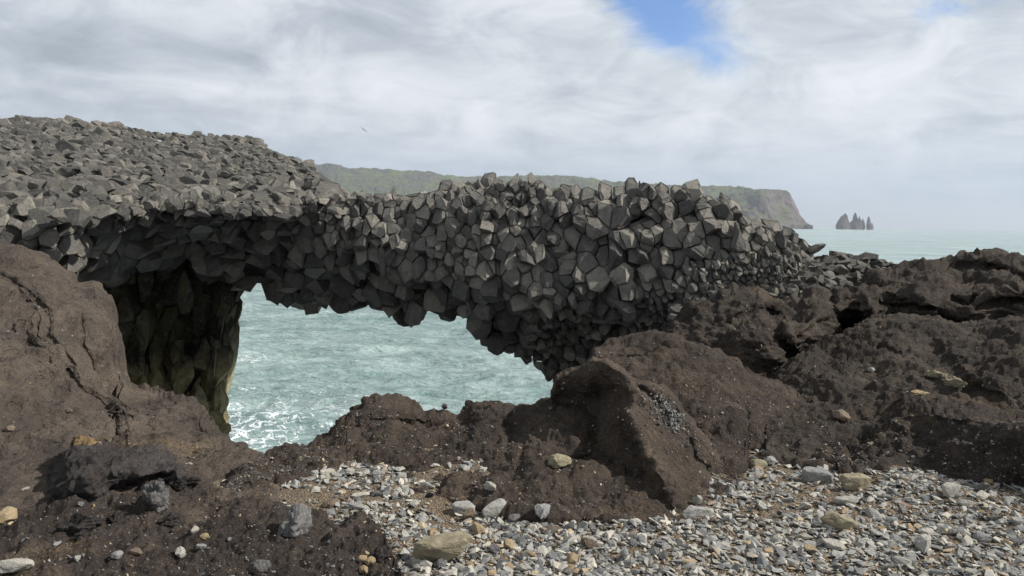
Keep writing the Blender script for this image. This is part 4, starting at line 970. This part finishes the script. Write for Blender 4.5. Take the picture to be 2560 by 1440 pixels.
def rel_label(kn, r, px, py):
    ms = sorted(MARKS, key=lambda m_: (m_[0]-px)**2+4*(m_[1]-py)**2)
    sz_ = 'tiny' if r < .03 else 'small' if r < .045 else 'fist sized' if r < .062 else 'largish'
    for far_ in ('just', 'a little way', 'some way'):
        for mx, my, ml in ms[:8]:
            dx, dy = px-mx, py-my
            dr = ('left of' if dx < 0 else 'right of') if abs(dx) > 2*abs(dy) else ('behind' if dy < 0 else 'in front of')
            short = ' '.join(ml.split(',')[0].split()[:5])
            while short.split()[-1] in ('in', 'the', 'of', 'at', 'with', 'a', 'on', 'left', 'right', 'lying', 'by', 'and', 'to', 'below', 'against', 'above', 'just', 'beside'): short = ' '.join(short.split()[:-1])
            l_ = f"{sz_} {kn} stone {far_} {dr} the {short}"
            if l_ not in USED: USED.add(l_); return l_
    return l_
NSTONE = 205; cnt = 0; tries = 0; protos = {}
while cnt < NSTONE and tries < 20000:
    tries += 1
    y = random.uniform(3.25, 5.4); x = random.uniform(-.52*y, .72*y)
    if random.random() > .35+.65*(1 if x > .35 else .4): continue
    g = on_gravel(x, y)
    if g is None: continue
    r = min(.085, .020+random.expovariate(1/.014))
    px, py = world_to_px((x, y, g.z))
    if not (-20 < px < 2580 and py < 1450): continue
    if any((x-a)**2+(y-b_)**2 < (r*.8+c)**2 for a, b_, c in NEAR): continue
    reg = [q for q in REG if px < q[2]][:1] or [REG[-1]]
    mat, kn = random.choice(KINDS); k = (random.randrange(10), mat.name)
    if k not in protos: mm = MEDS[k[0]].copy(); mm.materials.append(mat); protos[k] = mm
    o = bpy.data.objects.new('stone', protos[k]); S.collection.objects.link(o)
    o.location = (x, y, g.z+r*.22); o.scale = (r, r*random.uniform(.7, 1.1), r*random.uniform(.6, 1.5))
    o.rotation_euler = (random.gauss(0, .35), random.gauss(0, .35), random.uniform(0, 6.28))
    tag(o, rel_label(kn, r, px, py), "stone", "loose grey and tan stones in the gravel")
    NEAR.append((x, y, r*.8)); cnt += 1

# ---- small stuff: gravel chips and grit on the rocks, as baked meshes
def bake(name, items, mat, label_kind='stuff'):
    V = []; F = []; T = []; n = 0
    base = []
    for me in SMALL:
        co = np.array([v.co for v in me.vertices]); fa = np.array([list(p.vertices) for p in me.polygons]); base.append((co, fa))
    for (p, s, rot, k, tone) in items:
        co, fa = base[k]; a = (co*s) @ np.array(rot).T+p
        V.append(a); F.append(fa+n); n += len(co); T.append(np.full(len(co), tone, np.float32))
    o = mesh_obj(name, np.concatenate(V), np.concatenate(F), mat, smooth=False)
    at = o.data.attributes.new('tone', 'FLOAT', 'POINT'); at.data.foreach_set('value', np.concatenate(T))
    tag(o, kind='stuff'); return o
def rrot(tx=.4): 
    return Matrix.Rotation(random.uniform(0, 6.28), 3, 'Z') @ Matrix.Rotation(random.gauss(0, tx), 3, 'X') @ Matrix.Rotation(random.gauss(0, tx), 3, 'Y')
items = []
N = 48000
ys = RNG.uniform(2.9, 5.9, N); xs = RNG.uniform(-.62, 1.0, N)*ys
dens = fbm(np.stack([xs, ys, 0*xs], -1), .55, 3, .6, 55)
for x, y, dn in zip(xs, ys, dens):
    if random.random() > .66+1.1*dn+(.2 if x > .3 else 0)+(.25 if y < 3.9 else 0)-(.4 if y > 4.75 else 0): continue
    g = on_gravel(x, y)
    if g is None: continue
    r = .008+random.expovariate(1/.014)
    if r > .055: r = .022
    tn = min(1, max(0, random.gauss(.42, .24))) if random.random() < .945 else random.uniform(.8, 1)
    items.append(((x, y, g.z+r*.2), np.array([r, r*random.uniform(.7, 1.1), r*random.uniform(.5, 1.2)]), rrot(.4), random.randrange(10), tn))
print('gravel', len(items))
tag(bake('gravel', items, M_MIX), "grey and tan gravel chips covering the ground", "gravel")
items = []
for o in BODY:
    g, n = FRONTS[o.name]; nr, nc = g.shape[:2]
    near = g[..., 1].mean() < 6.8
    cntb = 4200 if o.name.startswith('soil') else (2200 if o.name.startswith(('tuff_mound', 'tuff_bank', 'tuff_hump')) else 900)
    for _ in range(cntb):
        i, j = random.randrange(nr-1), random.randrange(nc-1)
        p = g[i, j]; nn_ = n[i, j]
        r = (.003+random.expovariate(1/.0035))*(1 if p[1] < 4.6 else 1.3)
        r = min(r, .022)
        tn = random.gauss(.12, .14) if random.random() < .82 else random.uniform(.85, 1)
        items.append((p+nn_*r*.2, np.array([r, r*.9, r*1.2]), rrot(1.0), random.randrange(10), min(1, max(0, tn))))
tag(bake('grit', items, M_MIX), "small pebbles and grit scattered over the brown tuff", "grit")

# cluster of blue grey chips on the fin
items = []
for _ in range(260):
    t_ = random.random(); px = 1640+55*t_+random.gauss(0, 16); py = 1005+65*t_+random.gauss(0, 14)
    loc, nor, _i, _d = hit(px, py)
    if loc is None or loc.y > 5.4: continue
    r = random.uniform(.006, .02)
    items.append((np.array(loc)+np.array(nor)*r*.3, np.array([r, r, r*1.3]), rrot(.8), random.randrange(10), random.uniform(.1, .42)))
tag(bake('stone_chips', items, M_MIX), "patch of blue grey chips stuck on the sunlit side of the fin", "stone chips")

# ------------------------------------------------------------------ birds
def bird(px, py, d, span, bank, label):
    m, t, b = MATB
    L = span/2
    V = [(0, .34, .02), (.05, .2, 0), (-.05, .2, 0), (0, .2, .05), (0, .2, -.05), (.06, 0, 0), (-.06, 0, 0), (0, 0, .06), (0, 0, -.07), (.03, -.25, 0), (-.03, -.25, 0), (0, -.3, .02),
         (.5, .16, .14), (.5, -.02, .13), (1.0, -.06, .02), (1.0, -.12, .02), (-.5, .16, .14), (-.5, -.02, .13), (-1.0, -.06, .02), (-1.0, -.12, .02), (.09, -.4, .01), (-.09, -.4, .01)]
    F = [(0, 3, 1), (0, 2, 3), (0, 1, 4), (0, 4, 2), (1, 3, 7, 5), (3, 2, 6, 7), (2, 4, 8, 6), (4, 1, 5, 8), (5, 7, 11, 9), (7, 6, 10, 11), (6, 8, 10), (8, 5, 9), (8, 9, 11, 10),
         (1, 12, 13, 5), (12, 14, 15, 13), (2, 6, 17, 16), (16, 17, 19, 18), (9, 20, 21, 10)]
    o = mesh_obj('seabird', [(a*L, b_*L, c*L) for a, b_, c in V], F, m)
    sd = o.modifiers.new('thick', 'SOLIDIFY'); sd.thickness = .02
    o.location = P(px, py, d); o.rotation_euler = (.1, bank, random.uniform(-.6, .6))
    tag(o, label, "bird", "seabirds in the sky")
MATB = new_mat('feathers'); MATB[2].inputs['Base Color'].default_value = srgb(92, 96, 102)
bird(910, 325, 55, .62, .55, "largest seabird, wings spread, high over the hills left of centre")
for px, py, d, s_, lb in ((742, 122, 110, .55, "tiny seabird highest and farthest left in the sky"), (1128, 374, 120, .5, "tiny seabird low over the centre hills"), (1387, 333, 130, .55, "tiny seabird above the middle of the arch"),
                          (1643, 343, 120, .5, "tiny seabird above the right half of the arch"), (1855, 297, 100, .5, "tiny seabird farthest right, above the headland"), (1605, 371, 140, .5, "tiny seabird lowest above the arch's right half")):
    bird(px, py, d, s_, .3, lb)

# ------------------------------------------------------------------ haze
def build_haze():
    bm = bmesh.new(); bmesh.ops.create_cube(bm, size=1)
    for v in bm.verts: v.co = Vector((v.co.x*110000, v.co.y*110000, -17+(v.co.z+.5)*560))
    me = bpy.data.meshes.new('haze'); bm.to_mesh(me); bm.free()
    m = bpy.data.materials.new('haze'); m.use_nodes = True; m.node_tree.nodes.clear(); t = NT(m.node_tree)
    v = t.new('ShaderNodeVolumePrincipled'); v.inputs['Color'].default_value = (.80, .88, .97, 1); v.inputs['Density'].default_value = .75e-4; v.inputs['Anisotropy'].default_value = .2
    o = t.new('ShaderNodeOutputMaterial'); t.l.new(v.outputs[0], o.inputs['Volume'])
    me.materials.append(m); ob = bpy.data.objects.new('haze', me); S.collection.objects.link(ob); tag(ob, kind='stuff')
build_haze()
